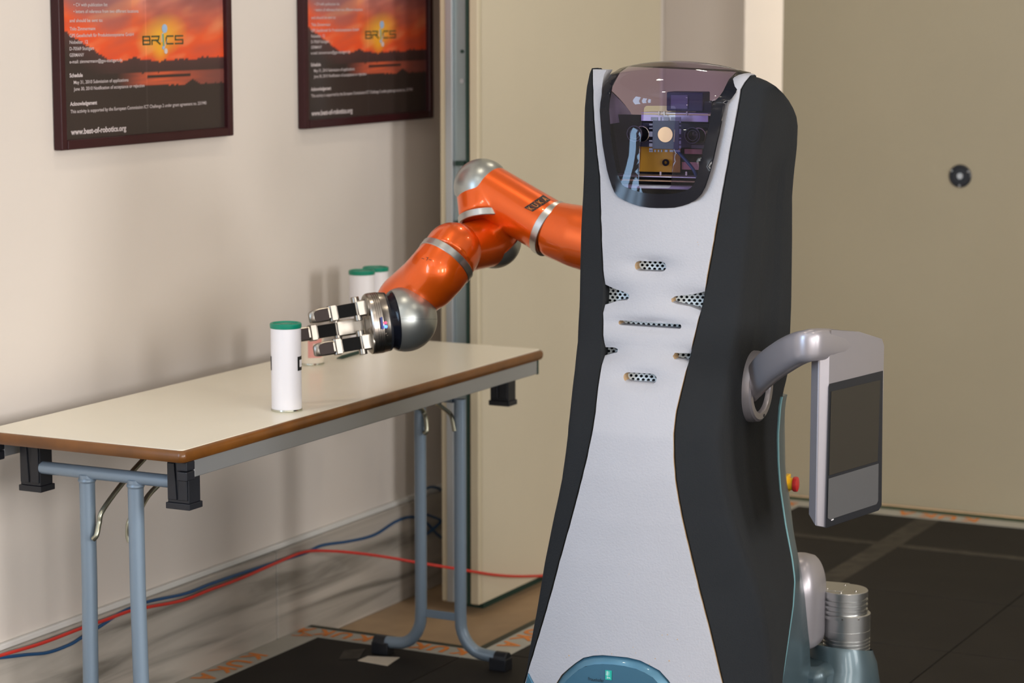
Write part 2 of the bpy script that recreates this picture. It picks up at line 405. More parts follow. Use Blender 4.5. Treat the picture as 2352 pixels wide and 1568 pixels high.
# ================================================================== POSTERS
def poster_art(s, z):
    """printed sunset, s 0..1 across, z metres above the sheet's bottom (0..0.86) -> linear rgb"""
    def mixc(a, b, t): t = max(0, min(1, t)); return tuple(x + (y - x) * t for x, y in zip(a, b))
    def srgb(r, g, b): return tuple(((c / 255 + .055) / 1.055) ** 2.4 if c > 10 else c / 3295 for c in (r, g, b))
    dark = srgb(56, 46, 43); z = z / .69
    hx = .30 - .0
    mount = .232 + .010 * noise.noise(Vector((s * 9, 1.3, 0))) + .006 * noise.noise(Vector((s * 30, 4, 0)))
    if s < .30: mount = max(mount, .335 - s * .36 + .006 * noise.noise(Vector((s * 40, 2, 0))))
    mount += .008 * max(0, 1 - abs(s - .43) / .05)
    water_t = .192 + .002 * noise.noise(Vector((s * 20, 9, 0))); water_b = .150 + .014 * max(0, (1 - s) - .3) + .004 * noise.noise(Vector((s * 60, 5, 0)))
    if .74 < s < .84: water_b += .016 * (1 - abs(s - .79) / .05)
    if z > mount:
        h = (z - mount) / .24
        base = mixc(srgb(232, 84, 44), srgb(226, 112, 62), h)
        base = mixc(base, srgb(150, 98, 98), (h - .28) * 1.5 * (1.25 - .9 * math.exp(-((s - .5) / .16) ** 2)))
        base = mixc(base, srgb(214, 150, 140), (h - .5) * 2.6 * math.exp(-((s - .52) / .13) ** 2))
        base = mixc(base, srgb(140, 110, 125), (h - 1.6) * .6)
        cl = noise.noise(Vector((s * 2.6 + z * 5, z * 16 - s * 5.0, 0))) + .6 * noise.noise(Vector((s * 7 + z * 14, z * 40 - s * 9, 3)))
        base = mixc(base, srgb(150, 84, 78), (cl + .12) * 1.5 * min(1, .15 + abs(h) * .9))
        base = mixc(base, srgb(240, 160, 110), (-cl - .1) * .9)
        d = math.hypot((s - .60) * .62 / 1.25, (z - .305 - (s - .60) * .10) * 1.15)
        base = mixc(base, srgb(238, 180, 62), 1.1 - d / .075)
        d2 = math.hypot((s - .59) * .9, (z - .27) * .9)
        base = mixc(base, srgb(240, 170, 50), 1.15 - d2 / .045)
        if s < .42 and h > .2: base = mixc(base, srgb(140, 104, 108), min(.85, (h - .2) * (3.0 - s * 6.4)))
        return base
    if z > water_t: return mixc(dark, srgb(92, 60, 60), .6 + (z - mount) * 8)
    if z > water_b and s > .32:
        t = math.exp(-((s - .60) / .20) ** 2) * (.75 + .5 * noise.noise(Vector((s * 8, z * 260, 2))))
        if abs(z - .179) < .0035 and .5 < s < .78: return dark
        f = min(1, (s - .32) / .15)
        return mixc(dark, mixc(srgb(122, 72, 66), srgb(216, 98, 62), t), f * .95)
    return dark
SHEET_H = .86; FW = .63
_art = None
def poster_sheet(s_in, local, parent):
    global _art
    if _art is None:
        nx, nz = 150, 210; w_in = FW - 2 * s_in
        me = bpy.data.meshes.new('printed_sheet')
        vs = []; cols = []
        for j in range(nz + 1):
            for i in range(nx + 1):
                s = i / nx; z = SHEET_H * (j / nz) ** 1.6
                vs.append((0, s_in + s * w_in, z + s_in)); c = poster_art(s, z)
                if abs(s - .5) < .006: c = tuple(min(1, k * 1.15 + .012) for k in c)  # light caught on the sheet's fold, painted into the print as a paler line
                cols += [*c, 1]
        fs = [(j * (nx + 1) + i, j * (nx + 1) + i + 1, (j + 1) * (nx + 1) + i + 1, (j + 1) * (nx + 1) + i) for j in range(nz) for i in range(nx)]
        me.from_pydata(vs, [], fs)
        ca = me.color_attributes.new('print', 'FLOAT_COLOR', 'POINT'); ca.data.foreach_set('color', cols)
        m = bpy.data.materials.new('sunset_print'); m.use_nodes = True; nt = m.node_tree
        at_ = nt.nodes.new('ShaderNodeAttribute'); at_.attribute_name = 'print'
        b = nt.nodes['Principled BSDF']; nt.links.new(at_.outputs['Color'], b.inputs['Base Color']); b.inputs['Roughness'].default_value = .35
        b.inputs['Coat Weight'].default_value = .25; b.inputs['Coat Roughness'].default_value = .1; b.inputs['Specular IOR Level'].default_value = .25
        me.materials.append(m); _art = me
    o = bpy.data.objects.new('printed_sheet', _art); COL.objects.link(o)
    o.location = local.to_translation(); o.rotation_euler = local.to_euler(); attach(o, parent)
POSTER_TEXT = [ # text, start px, start py, end px, end py (px in the photo, left poster), cap height px, bold
    ('• CV with publication list', 169, 14, 247, 15, 8), ('• letters of reference from two different locations', 169, 29, 318, 30, 8),
    ('and should be sent to:', 160, 51, 236, 50, 8), ('Thilo Zimmermann', 160, 70, 219, 69, 8),
    ('GPS Gesellschaft für Produktionssysteme GmbH', 160, 86, 307, 82, 8), ('Nobelstr. 12', 160, 101, 202, 99.5, 8),
    ('D-70569 Stuttgart', 160, 116, 216, 114, 8), ('GERMANY', 160, 131, 193, 129, 8), ('e-mail: zimmermann@gps-stuttgart.de', 160, 146, 281, 141, 8),
    ('Schedule', 160, 178, 190, 176, 9), ('May 31, 2010 Submission of applications', 169.5, 193, 295, 187, 8),
    ('June 30, 2010 Notification of acceptance or rejection', 169.5, 208, 332, 200, 8), ('Acknowledgement', 161, 243.5, 223, 239, 9),
    ('This activity is supported by the European Commission ICT Challenge 2 under grant agreement no. 231940', 162, 259, 474, 240.5, 8),
    ('www.best-of-robotics.org', 163, 308, 290, 301, 13)]
def make_poster(a0, label):
    root = empty('framed_poster', rm(a0, WB, 1.2535), label, 'poster', 'framed sunset posters on the left wall')
    lm = Matrix.Translation(rm(a0, WB, 1.2535))
    rot = Matrix(((BV.x, AV.x, 0, 0), (BV.y, AV.y, 0, 0), (0, 0, 1, 0), (0, 0, 0, 1)))   # local x = B, y = A
    lm = lm @ rot
    z0, z1 = 1.2535, 1.2535 + SHEET_H + .036; fw = .020
    mb = MB()
    mb.rbox(a0, a0 + fw, WB + .001, WB + .022, z0, z1); mb.rbox(a0 + FW - fw, a0 + FW, WB + .001, WB + .022, z0, z1)
    mb.rbox(a0 + fw, a0 + FW - fw, WB + .001, WB + .022, z0, z0 + fw); mb.rbox(a0 + fw, a0 + FW - fw, WB + .001, WB + .022, z1 - fw, z1)
    mb.build('frame', 'frame', root, smooth=False, bevel=.003)
    # lm is a reflection-free basis only if right handed; place the sheet with plain rotation instead
    sh = Matrix.Translation(rm(a0, WB + .010, z0)) @ Matrix.Rotation(ROOM_ROT, 4, 'Z')
    poster_sheet(.018, sh, root)
    off = WB + .0108
    for s, x0, y0, x1, y1, ch in POSTER_TEXT:
        p = on(x0, y0, BV, off); q = on(x1, y1, BV, off); d = rm(a0 - 4.006, 0)
        t = MB(); hgt = ch * .98 * (p - EYE).dot(CF) / F_PX
        p.z = (p.z + q.z) / 2; q.z = p.z
        put_text(t, s, p + d, q - p, ZV * hgt, .03 if s in ('Schedule', 'Acknowledgement') or s.startswith('www') else .008)
        t.build('printed_line', 'text_white', root, smooth=False)
    # heading block above the picture frame line
    t = MB(); p = on(329, 102, BV, off); q = on(420, 101, BV, off); d = rm(a0 - 4.006, 0)
    h1 = .0165; u = (q - p); u.z = 0
    def seg(x0, y0, x1, y1, w=.0032):
        a_ = p + d + u * x0 + ZV * y0 * h1; b_ = p + d + u * x1 + ZV * y1 * h1
        c_ = (a_ + b_) / 2; ax = (b_ - a_).normalized(); t.box(c_, (ax, BV, ax.cross(BV)), ((b_ - a_).length / 2 + w / 2, .0004, w / 2))
    for x in (0,):                                              # the angular wordmark
        for s_ in ((0, 1, .16, 1), (.16, 1, .17, .55), (0, .5, .17, .5), (.17, .5, .17, 0), (0, 0, .17, 0), (0, 1, 0, 0),
                   (.22, 1, .40, 1), (.40, 1, .38, .55), (.22, .5, .38, .5), (.22, .5, .22, 0), (.32, .5, .42, 0),
                   (.60, 1, .75, 1), (.58, .8, .58, .1), (.60, 0, .75, 0), (.82, 1, 1, 1), (.81, 1, .81, .5), (.81, .5, 1, .5), (1, .5, 1, 0), (.81, 0, 1, 0)): seg(*s_)
    t.build('wordmark', 'text_dark', root, smooth=False)
    t = MB()
    for x, y, r, mm in ((.54, 2.0, .0095, 'logo_blue'), (.56, -.95, .006, 'text_white'), (.50, -.5, .004, 'logo_blue')):
        t.use(mm).lathe(p + d + u * x + ZV * y * h1, BV, [(0, -.0006), (r, -.0006), (r, .0006), (0, .0006)], 18)
    t.use('text_white'); seg(.46, .3, .47, 1.3, .0018); seg(.47, 1.3, .53, 1.5, .0018); seg(.53, -.4, .60, .6, .0018)
    t.use('logo_green'); seg(.51, -.3, .50, 1.2, .003)
    t.build('logo', None, root, smooth=False)
    return root
make_poster(4.006, 'framed sunset poster on the left wall, the one nearer the left edge, fully lit')
make_poster(4.940, 'framed sunset poster on the left wall, the one next to the partition leaf')

# ================================================================== TABLE
T0, T1, TB0, TB1 = 3.622, 5.108, -3.026, -2.548
table = empty('folding_table', rm(4.36, -2.79, PZ), 'long narrow folding table with cream top, brown rounded edge and grey steel legs', 'table')
mb = MB()   # edge band: rounded profile swept round the rectangle
def rrect(a0, a1, b0, b1, r, z, n=5):
    pts = []
    for ca, cb, s0 in ((a1 - r, b1 - r, 0), (a0 + r, b1 - r, 90), (a0 + r, b0 + r, 180), (a1 - r, b0 + r, 270)):
        for k in range(n + 1):
            t = R(s0 + 90 * k / n); pts.append(rm(ca + r * math.cos(t), cb + r * math.sin(t), z))
    return pts
prof = [(0.0075, .7388), (.004, .7375), (.0012, .734), (0, .7275), (.0012, .7205), (.004, .7165), (.0085, .7155)]
loops = [rrect(T0 + i, T1 - i, TB0 + i, TB1 - i, .012, z) for i, z in prof]
mb.loft(loops); mb.build('edge_band', 'edge', table)
mb = MB(); mb.loft([rrect(T0 + .0075, T1 - .0075, TB0 + .0075, TB1 - .0075, .01, z) for z in (.7386, .7402)])
mb.build('tabletop', 'top', table, smooth=False)
for b0, b1 in ((TB1 - .026, TB1 - .008), (TB0 + .008, TB0 + .026)):
    mb = MB(); mb.rbox(3.668, 5.082, b0, b1, .683, .7152); ap = mb.build('apron_rail', 'apron', table, smooth=False, bevel=.0015)
    mb = MB(); mb.rbox(3.640, 3.668, b0 - .003, b1 + .002, .698, .7152); mb.rbox(3.640, 3.668, b0 - .002, b1 + .0015, .679, .6965)
    mb.build('end_cap', 'black_plastic', ap, smooth=False, bevel=.002)
    mb = MB(); mb.rbox(5.082, 5.088, b0, b1 + .001, .682, .7152); mb.build('end_cap', 'seal', ap, smooth=False)
def spacer(a, b):   # black plastic stacking block with fluted outer face
    mb = MB(); h = .024; d = .019
    mb.rbox(a - d, a + d, b - h, b + h, .626, .7153)
    mb.rbox(a - d - .003, a + d + .003, b - h - .003, b + h + .003, .614, .626)
    mb.rbox(a - d - .006, a + d + .006, b - h - .012, b + h + .006, .704, .7153)
    for s_ in (-1, 1):
        q = [(-.022, .702), (-.006, .702), (-.002, .632), (-.022, .632)]
        lo = [[rm(a - d - e, b + s_ * x * -1, z) for x, z in q] for e in (0, .0035)]; mb.loft(lo)
    mb.build('stacking_block', 'black_plastic', table, smooth=False, bevel=.0012)
spacer(3.705, -2.606); spacer(3.712, -2.958); spacer(5.02, -2.615); spacer(5.03, -2.958)
NA = 3.702
mb = MB(); mb.cyl(rm(NA, -2.936, .662), rm(NA, -2.626, .662), .0125, 24); mb.build('cross_tube', 'steel_paint', table)
for b in (-2.829, -2.715):
    s_ = -1 if b < -2.77 else 1
    mb = MB()
    pts = [rm(NA, b, .658), rm(NA, b + .0 * s_, .45), rm(NA, b + .004 * s_, .18)]
    for k in range(8):
        t = R(90 * k / 7); pts.append(rm(NA, b + s_ * (.004 + .09 * (1 - math.cos(t))), .155 - .09 * math.sin(t) - .01))
    pts.append(rm(NA, b + s_ * .20, .054)); mb.tube(pts, .0152, 20)
    mb.lathe(rm(NA, b, .646), ZV, [(.0152, -.004), (.0175, 0), (.0165, .004), (.0125, .008)], 20)
    lg = mb.build('leg', 'steel_paint', table)
    mb = MB(); e = rm(NA, b + s_ * .20, .056); mb.cyl(e - BV * s_ * .03, e + BV * s_ * .012, .0195, 20); mb.box(e - BV * s_ * .01 - ZV * .008 , (AV, BV, ZV), (.018, .022, .0075))
    mb.build('rubber_foot', 'black_plastic', lg, bevel=.002)
FA = 4.80
mb = MB(); mb.cyl(rm(FA, -2.94, .662), rm(FA, -2.626, .662), .0125, 24); mb.build('cross_tube', 'steel_paint', table)
for b, s_ in ((-2.715, -1), (-2.611, 1)):
    mb = MB(); pts = [rm(FA, b, .66), rm(FA, b, .40), rm(FA, b, .16)]
    for k in range(1, 9):
        t = R(90 * k / 8); pts.append(rm(FA, b + s_ * .062 * (1 - math.cos(t)), .145 - .075 * math.sin(t)))
    pts.append(rm(FA, b + s_ * .095, .068)); mb.tube(pts, .0140, 20); lg = mb.build('leg', 'steel_paint', table)
    e = rm(FA, b + s_ * .112, .0665); mb = MB(); mb.cyl(e - BV * s_ * .020, e + BV * s_ * .012, .0165, 20)
    mb.box(e - BV * s_ * .008 - ZV * .012, (AV, BV, ZV), (.017, .022, .0145)); mb.build('rubber_foot', 'black_plastic', lg, bevel=.002)
mb = MB(); mb.box(rm(FA, -2.663, .150), (BV, AV, ZV), (.045, .004, .009)); mb.build('cross_brace', 'steel_paint', table, bevel=.001)
# folding struts
def strut(pts, r=.0052):
    mb = MB(); mb.tube(smooth_path(pts, 6), r, 12); mb.build('folding_strut', 'zinc', table)
def nearA(x, y, a): return on(x, y, AV, a)
strut([rm(3.95, -2.80, .712), nearA(300, 1087, 3.80), nearA(238, 1168, 3.712), nearA(228, 1200, 3.70), nearA(222, 1228, 3.69), nearA(214, 1238, 3.688)])
strut([rm(3.95, -2.68, .712), nearA(362, 1115, 3.80), nearA(322, 1168, 3.73), nearA(298, 1195, 3.712), nearA(294, 1228, 3.71), nearA(298, 1244, 3.71)])
strut([rm(4.60, -2.70, .700), nearA(958, 934, 4.76), nearA(972, 945, 4.79), nearA(978, 962, 4.79), nearA(980, 990, 4.785), nearA(974, 994, 4.785)])
strut([rm(4.60, -2.60, .700), nearA(1002, 926, 4.74), nearA(1030, 946, 4.79), nearA(1038, 960, 4.79), nearA(1044, 990, 4.785)])

# ================================================================== CANS
def make_can(a, b, label, style):
    root = empty('food_can' if style != 'pink' else 'printed_cup', rm(a, b, .7402), label, 'can' if style != 'pink' else 'cup', 'tube-shaped cans on the table' if style != 'pink' else None)
    o = rm(a, b, .7402); r = .0305 if style != 'pink' else .0285; h = .178 if style != 'pink' else .086
    mb = MB(); mb.lathe(o, ZV, [(r - .004, .002), (r, .005), (r, h - .006), (r - .003, h - .004)], 56)
    body = mb.build('body', 'white_can' if style != 'pink' else 'pink_can', root)
    mb = MB(); mb.lathe(o, ZV, [(r - .006, 0), (r + .0004, .0), (r + .0012, .002), (r + .0004, .0045), (r - .003, .005)], 56); mb.build('tin_rim', 'tin', root)
    mb = MB(); mb.lathe(o, ZV, [(r - .002, h - .010), (r + .0008, h - .010), (r + .0012, h - .0075), (r + .0014, h - .002), (r, h), (r - .003, h), (r - .0045, h - .0025), (.013, h - .0025), (.012, h - .0012), (0, h - .0012)], 56)
    if style != 'pink': mb.build('lid', 'green_lid', root)
    def patch(name, m, ang0, ang1, z0, z1, off):
        mb = MB(); n = 12; top = []; bot = []
        for k in range(n + 1):
            t = ang0 + (ang1 - ang0) * k / n; d = Vector((math.cos(t), math.sin(t), 0))
            bot.append(o + d * (r + off) + ZV * z0); top.append(o + d * (r + off) + ZV * z1)
        mb.loft([bot, top], close=False); return mb.build(name, m, body)
    if style == 'marker':
        f = R(-90)
        for base, rev in ((R(10), 1), (R(170), 1)):
            c = base
            patch('marker_square', 'ink', c - R(47) if base < 1 else c - R(20), c + R(26) if base < 1 else c + R(34), .083, .1115, .0004)
            patch('marker_field', 'white_can', c - R(36) if base < 1 else c - R(8), c + R(14) if base < 1 else c + R(22), .090, .1045, .0007)
    if style == 'pink':
        patch('printed_letter', 'pink_label', R(-100), R(-76), .018, .070, .0004)
        patch('printed_letter', 'pink_label', R(-60), R(-30), .018, .070, .0004)
        patch('printed_letter', 'pink_label', R(-100), R(-30), .018, .034, .0005)
        patch('printed_letter', 'pink_label', R(-100), R(-36), .050, .064, .0005)
    return root
make_can(4.090, -2.622, 'white tube can near the front table edge, black marker square on its side', 'marker')
make_can(4.648, -2.912, 'short white cup with faded pink print, standing behind the gripper fingers', 'pink')
make_can(4.985, -2.978, 'plain white can at the far back table corner, the nearer of two', 'plain')
make_can(5.062, -2.985, 'plain white can at the far back table corner, partly behind another can', 'plain')
mb = MB(); p0 = onz(774, 823, .7445); p1 = onz(832, 806, .7445); mb.tube([p0, p0.lerp(p1, .2), p0.lerp(p1, .8), p1], [.0012, .0042, .0042, .0038], 10)
tag(mb.build('pen', 'seal'), 'thin dark green pen lying on the table below the gripper', 'pen')

# ================================================================== CABLES on the baseboard
def on_wall(x, y, off=.03): return on(x, y, BV, WB + off)
def on_floor_side(x, y, b): return on(x, y, BV, b)
red = [(-60, 1522), (0, 1505), (95, 1477), (190, 1441), (240, 1424), (300, 1402), (345, 1393), (420, 1378), (480, 1355), (560, 1325), (640, 1290), (700, 1267)]
pts = [on_wall(x, y, .037) for x, y in red] + [on_floor_side(x, y, b) for x, y, b in ((760, 1265, -3.06), (830, 1271, -3.02), (900, 1281, -2.97), (950, 1290, -2.93), (1050, 1306, -2.86), (1150, 1321, -2.83), (1240, 1322, -2.83), (1330, 1312, -2.83))]
mb = MB(); mb.tube(smooth_path(pts, 6), .0036, 10); tag(mb.build('cable', 'red_cable'), 'red cable running along the marble baseboard and across the partition leaf', 'cable', 'cables along the baseboard')
blue = [(-60, 1513), (0, 1510), (60, 1503), (110, 1498), (160, 1480), (190, 1462), (230, 1438), (270, 1411), (300, 1396), (345, 1380), (425, 1363), (480, 1342), (540, 1321), (620, 1295), (700, 1270), (740, 1252), (800, 1243), (860, 1228), (910, 1197), (945, 1187)]
pts = [on_wall(x, y, .026) for x, y in blue] + [on_wall(x, y, .03) for x, y in ((975, 1196), (1000, 1222), (1015, 1235))]
mb = MB(); mb.tube(smooth_path(pts, 6), .0036, 10)
pts = [on_wall(x, y, .04) for x, y in ((978, 1228), (1000, 1210), (1012, 1195), (990, 1185), (975, 1180))]
mb.tube(smooth_path(pts, 6), .0036, 10)
pts = [on_wall(x, y, .02) for x, y in ((975, 1124), (990, 1118), (1005, 1120), (1016, 1126))]
mb.tube(smooth_path(pts, 6), .0036, 10)
tag(mb.build('cable', 'blue_cable'), 'blue cable running along the marble baseboard, looping in the corner', 'cable', 'cables along the baseboard')

# ================================================================== SERVICE ROBOT
RA = R(20); RN = Vector((-math.sin(RA), -math.cos(RA), 0)); RX = Vector((math.cos(RA), -math.sin(RA), 0)); RY = -RN
RO = Vector((.30, 4.50, 0))
def rl(x, y, z): return RO + RX * x + RY * y + ZV * z          # robot-local -> world (y towards its back)
def to_l(q): d = Vector(q) - RO; return Vector((d.dot(RX), d.dot(RY), q[2]))
robot = empty('service_robot', rl(0, .05, PZ), 'tall service robot with white foam front, dark foam sides, tinted visor and orange arm', 'robot')
def rY(px, py, y): return to_l(on(px, py, RY, RO.dot(RY) + y))   # pixel on a plane y = const of the robot
def rXp(px, py, x): return to_l(on(px, py, RX, RO.dot(RX) + x))  # pixel on a plane x = const
# front protrusion: chosen so that the middle of the white front stays on the robot's axis
mid = [(165, 1362, 1722), (200, 1363, 1700), (250, 1364, 1693), (300, 1367, 1683), (400, 1377, 1665), (500, 1381, 1647), (600, 1385, 1630), (700, 1387, 1611),
       (800, 1386, 1587), (850, 1380, 1575), (900, 1373, 1563), (950, 1367, 1552), (1000, 1360, 1546), (1100, 1337, 1550), (1200, 1311, 1568), (1300, 1283, 1592), (1400, 1256, 1617), (1500, 1226, 1642), (1568, 1206, 1658)]
tab = []
for py, a, b in mid:
    lo, hi = -.5, .2
    for _ in range(40):                         # bisect the depth where x = 0
        m_ = (lo + hi) / 2; q = rY((a + b) / 2, py, m_)
        if q.x > 0: lo = m_
        else: hi = m_
    tab.append((q.z, m_))
tab.sort()
zz = [tab[0][0] - .3] + [t[0] for t in tab]; yy = [tab[0][1] - .0] + [t[1] for t in tab]
for _ in range(3): yy = [yy[0]] + [(yy[i - 1] + 2 * yy[i] + yy[i + 1]) / 4 for i in range(1, len(yy) - 1)] + [yy[-1]]
YF = list(zip(zz, yy))
CURV = .9
def yf(z): return interp(YF, z)
def FS(x, z): return yf(z) + CURV * x * x                       # front surface
def hitF(px, py, off=0):                                        # pixel -> (x, z) on the front surface
    y = yf(1.0)
    for _ in range(12): q = rY(px, py, y); y = FS(q.x, q.z) + off
    return q.x, q.z
def curve(pts, off=0):
    t = sorted([(z, x) for x, z in (hitF(px, py, off) for px, py in pts)]); return t
WL = curve([(1362, 160), (1363, 200), (1364, 250), (1367, 300), (1372, 350), (1378, 400), (1380, 450), (1381, 500), (1383, 550), (1385, 600), (1388, 650), (1389, 680), (1387, 700), (1385, 720), (1385, 760), (1386, 800), (1384, 825),
            (1380, 850), (1373, 900), (1368, 950), (1360, 1000), (1349, 1050), (1337, 1100), (1324, 1150), (1311, 1200), (1297, 1250), (1283, 1300), (1270, 1350), (1256, 1400), (1241, 1450), (1226, 1500), (1206, 1568), (1180, 1650)])
WR = curve([(1724, 172), (1712, 185), (1700, 205), (1693, 250), (1683, 300), (1674, 350), (1665, 400), (1656, 450), (1647, 500), (1639, 550), (1630, 600), (1621, 650), (1611, 700), (1599, 750), (1587, 800), (1575, 850), (1563, 900), (1551, 950), (1546, 1000), (1547, 1050),
            (1550, 1100), (1558, 1150), (1568, 1200), (1580, 1250), (1592, 1300), (1604, 1350), (1617, 1400), (1630, 1450), (1642, 1500), (1658, 1568), (1675, 1640)])
SL = curve([(1358, 158), (1350, 166), (1343, 200), (1338, 250), (1337, 300), (1337, 350), (1336, 400), (1334, 450), (1331, 500), (1329, 550), (1328, 600), (1327, 650), (1326, 700), (1323, 750), (1320, 800), (1315, 850), (1309, 900), (1304, 950), (1299, 1000), (1293, 1050), (1286, 1100),
            (1276, 1150), (1265, 1200), (1255, 1250), (1245, 1300), (1237, 1350), (1229, 1400), (1220, 1450), (1211, 1500), (1203, 1568), (1190, 1650)])
CR = curve([(1764, 200), (1758, 240), (1752, 288), (1741, 344), (1728, 472), (1715, 600), (1706, 680), (1698, 750), (1689, 800), (1676, 870), (1662, 947), (1657, 1020), (1664, 1104), (1679, 1172), (1706, 1256), (1730, 1312), (1748, 1375), (1765, 1450), (1775, 1568), (1780, 1650)], .012)
BK = .20            # back plane of the upper body
def ytab(pts, y): return sorted([(q.z, q.x) for q in (rY(px, py, y) for px, py in pts)])
SR = ytab([(1833, 290), (1831, 340), (1824, 400), (1820, 450), (1820, 550), (1818, 700), (1814, 800), (1810, 860), (1800, 900), (1794, 930), (1789, 996), (1790, 1060), (1794, 1118), (1806, 1202), (1821, 1280), (1827, 1329), (1823, 1388), (1811, 1471), (1799, 1550), (1785, 1640)], BK)
xs0 = interp(SR, rY(1833, 290, BK).z)
ztop = max(t[0] for t in WR); sh = []
for px, py in [(1833, 290), (1830, 268), (1823, 250), (1813, 232), (1800, 215), (1782, 198), (1762, 186), (1745, 179), (1732, 176)]:
    q = rXp(px, py, xs0)
    if q.y < .012: q = rY(px, py, .012)
    sh.append((q.z, q.x, q.y))
sh.sort(); zarc = sh[0][0]; SHX = [(z, x) for z, x, y in sh]; SHY = [(z, y) for z, x, y in sh]
def yback(z): return BK if z <= zarc else max(min(BK, interp(SHY, min(z, sh[-1][0]))), FS(.14, z) + .012)
ZT = 1.4405
def levels(z0, z1, n): return [z0 + (z1 - z0) * i / (n - 1) for i in range(n)]
def bez(p0, p1, p2, n):
    return [p0 * (1 - t) ** 2 + p1 * 2 * t * (1 - t) + p2 * t * t for t in [k / (n - 1) for k in range(n)]]

# dark foam side pieces
def side_right(z):
    xw, xc, xb = interp(WR, z) + .0006, interp(CR, z), interp(SR, min(z, zarc))
    if z > zarc: xb = min(interp(SR, zarc), interp(SHX, min(z, sh[-1][0])))
    yb = yback(z)
    if z > zarc: xb = max(xb, xw + .006)
    xc = max(xc, xw + .012)
    if z > 1.37: xc = max(min(xc, xb - .004), xw + .003)
    A = Vector((xw, FS(xw, z) + .0015, 0)); Cc = Vector((xc, FS(xc, z) + .010, 0)); B = Vector((xb, yb, 0))
    d1 = (A - Cc); d2 = (B - Cc); r1 = min(.016, d1.length * .4); r2 = min(.02, d2.length * .4)
    d1.normalize(); d2.normalize()
    lead = [A + Vector((0, .004, 0)), A + Vector((.003, 0, 0))] + [A.lerp(Cc + d1 * r1, t) for t in (.35, .7)]
    corner = bez(Cc + d1 * r1, Cc, Cc + d2 * r2, 7)
    side = []
    for t in (.12, .24, .30, .36, .5, .62, .66, .72, .78, .9):
        p = (Cc + d2 * r2).lerp(B, t)
        if .33 < t < .70 and .86 < z < 1.27: p = p + Vector((-1, .0, 0)) * .006 * min(1, (z - .86) / .03) * min(1, (1.27 - z) / .05)
        side.append(p)
    back = [B + Vector((-.002, .006, 0)), Vector((xb - .012, yb + .010, 0)), Vector((max(min(xw + .004, xb - .03), .05), yb + .010, 0))]
    inner = [Vector((xw + .002, FS(xw, z) + .045, 0))]
    return [Vector((p.x, p.y, z)) for p in lead + corner + side + back + inner]
def to_world(loop): return [rl(*p) for p in loop]
ztr = min(ztop - .0015, sh[-1][0] - .001)
lv = levels(.20, zarc - .004, 70) + [zarc + (ztr - zarc) * math.sin(math.pi / 2 * k / 26) for k in range(27)]
mb = MB(); loops = [side_right(z) for z in lv]
c = sum(loops[-1], Vector()) / len(loops[-1])
last = [p + (c - p) * .06 + Vector((0, 0, .0025)) for p in loops[-1]]; last2 = [p + (c - p) * .35 + Vector((0, 0, .004)) for p in loops[-1]]
mb.loft([to_world(l) for l in loops + [last, last2]]); mb.build('side_foam_right', 'dark_foam', robot, angle=50, label='dark charcoal foam side')
def side_left(z):
    xw, xs = interp(WL, z) - .0006, interp(SL, z)
    if xs > xw - .006: xs = xw - .006
    yb = yback(z)
    A = Vector((xw, FS(xw, z) + .0015, 0)); S = Vector((xs, FS(xs, z) + .004, 0)); B = Vector((xs + .006, yb, 0))
    w_ = min(.014, (A - S).length * .45)
    lead = [A + Vector((0, .004, 0)), A + Vector((-.003, 0, 0))] + [A.lerp(S, t) for t in (.3,)]
    corner = bez(S + (A - S).normalized() * w_, S + Vector((-.0, 0, 0)), S + (B - S).normalized() * .012, 6)
    rest = [S.lerp(B, .5), B, Vector((xs + .018, yb + .010, 0)), Vector((min(xw - .004, -.05), yb + .010, 0)), Vector((xw - .002, FS(xw, z) + .045, 0))]
    return [Vector((p.x, p.y, z)) for p in lead + corner + rest]
ztl = max(t[0] for t in SL) - .001
lv = levels(.20, 1.36, 75) + levels(1.365, ztl, 18)
mb = MB(); loops = [side_left(z) for z in lv]
c = sum(loops[-1], Vector()) / len(loops[-1]); last = [p + (c - p) * .15 + Vector((0, 0, .002)) for p in loops[-1]]
mb.loft([to_world(l) for l in loops + [last]]); mb.build('side_foam_left', 'dark_foam', robot, angle=50, label='dark charcoal foam side')
# slab of dark foam closing the back
mb = MB(); loops = []
for z in levels(.30, 1.33, 30):
    x0, x1 = min(interp(WL, z), -.05) + .0, max(min(interp(WR, z), interp(SR, min(z, zarc)) - .02), .05); yb = yback(z)
    loops.append([rl(x0, yb - .02, z), rl(x1, yb - .02, z), rl(x1, yb + .012, z), rl(x0, yb + .012, z)])
mb.loft(loops); mb.build('back_foam', 'dark_foam', robot)

# white front: 2-D outline in (x, z) with vents and visor opening, laid on the curved front surface
VIS = [(1706, 169), (1694, 172), (1684, 177), (1675, 187), (1667, 202), (1663, 220), (1660, 240), (1655, 279), (1650, 305), (1644, 330), (1637, 362), (1629, 393), (1623, 413), (1616, 432), (1607, 447), (1596, 457), (1583, 465), (1568, 470),
       (1550, 474), (1530, 475), (1510, 475), (1491, 474), (1471, 471), (1453, 465), (1437, 458), (1422, 449), (1415, 440), (1410, 427), (1404, 408), (1399, 388), (1394, 358), (1389, 330), (1385, 290), (1382, 253), (1381, 232), (1382, 215), (1385, 182), (1388, 170), (1393, 161)]
vis = [hitF(*p) for p in VIS]
def rr2(x0, x1, y0, y1, r, dx=0, n=4):       # rounded pixel rectangle as outline; dx skews the lower end
    out = []
    for cx, cy, s0 in ((x1 - r, y1 - r, 0), (x0 + r, y1 - r, 90), (x0 + r, y0 + r, 180), (x1 - r, y0 + r, 270)):
        for k in range(n + 1):
            t = R(s0 + 90 * k / n); out.append((cx + r * math.cos(t), cy + r * math.sin(t)))
    return out
def skew(pts, k, x0): return [(x, y + (x - x0) * k) for x, y in pts]
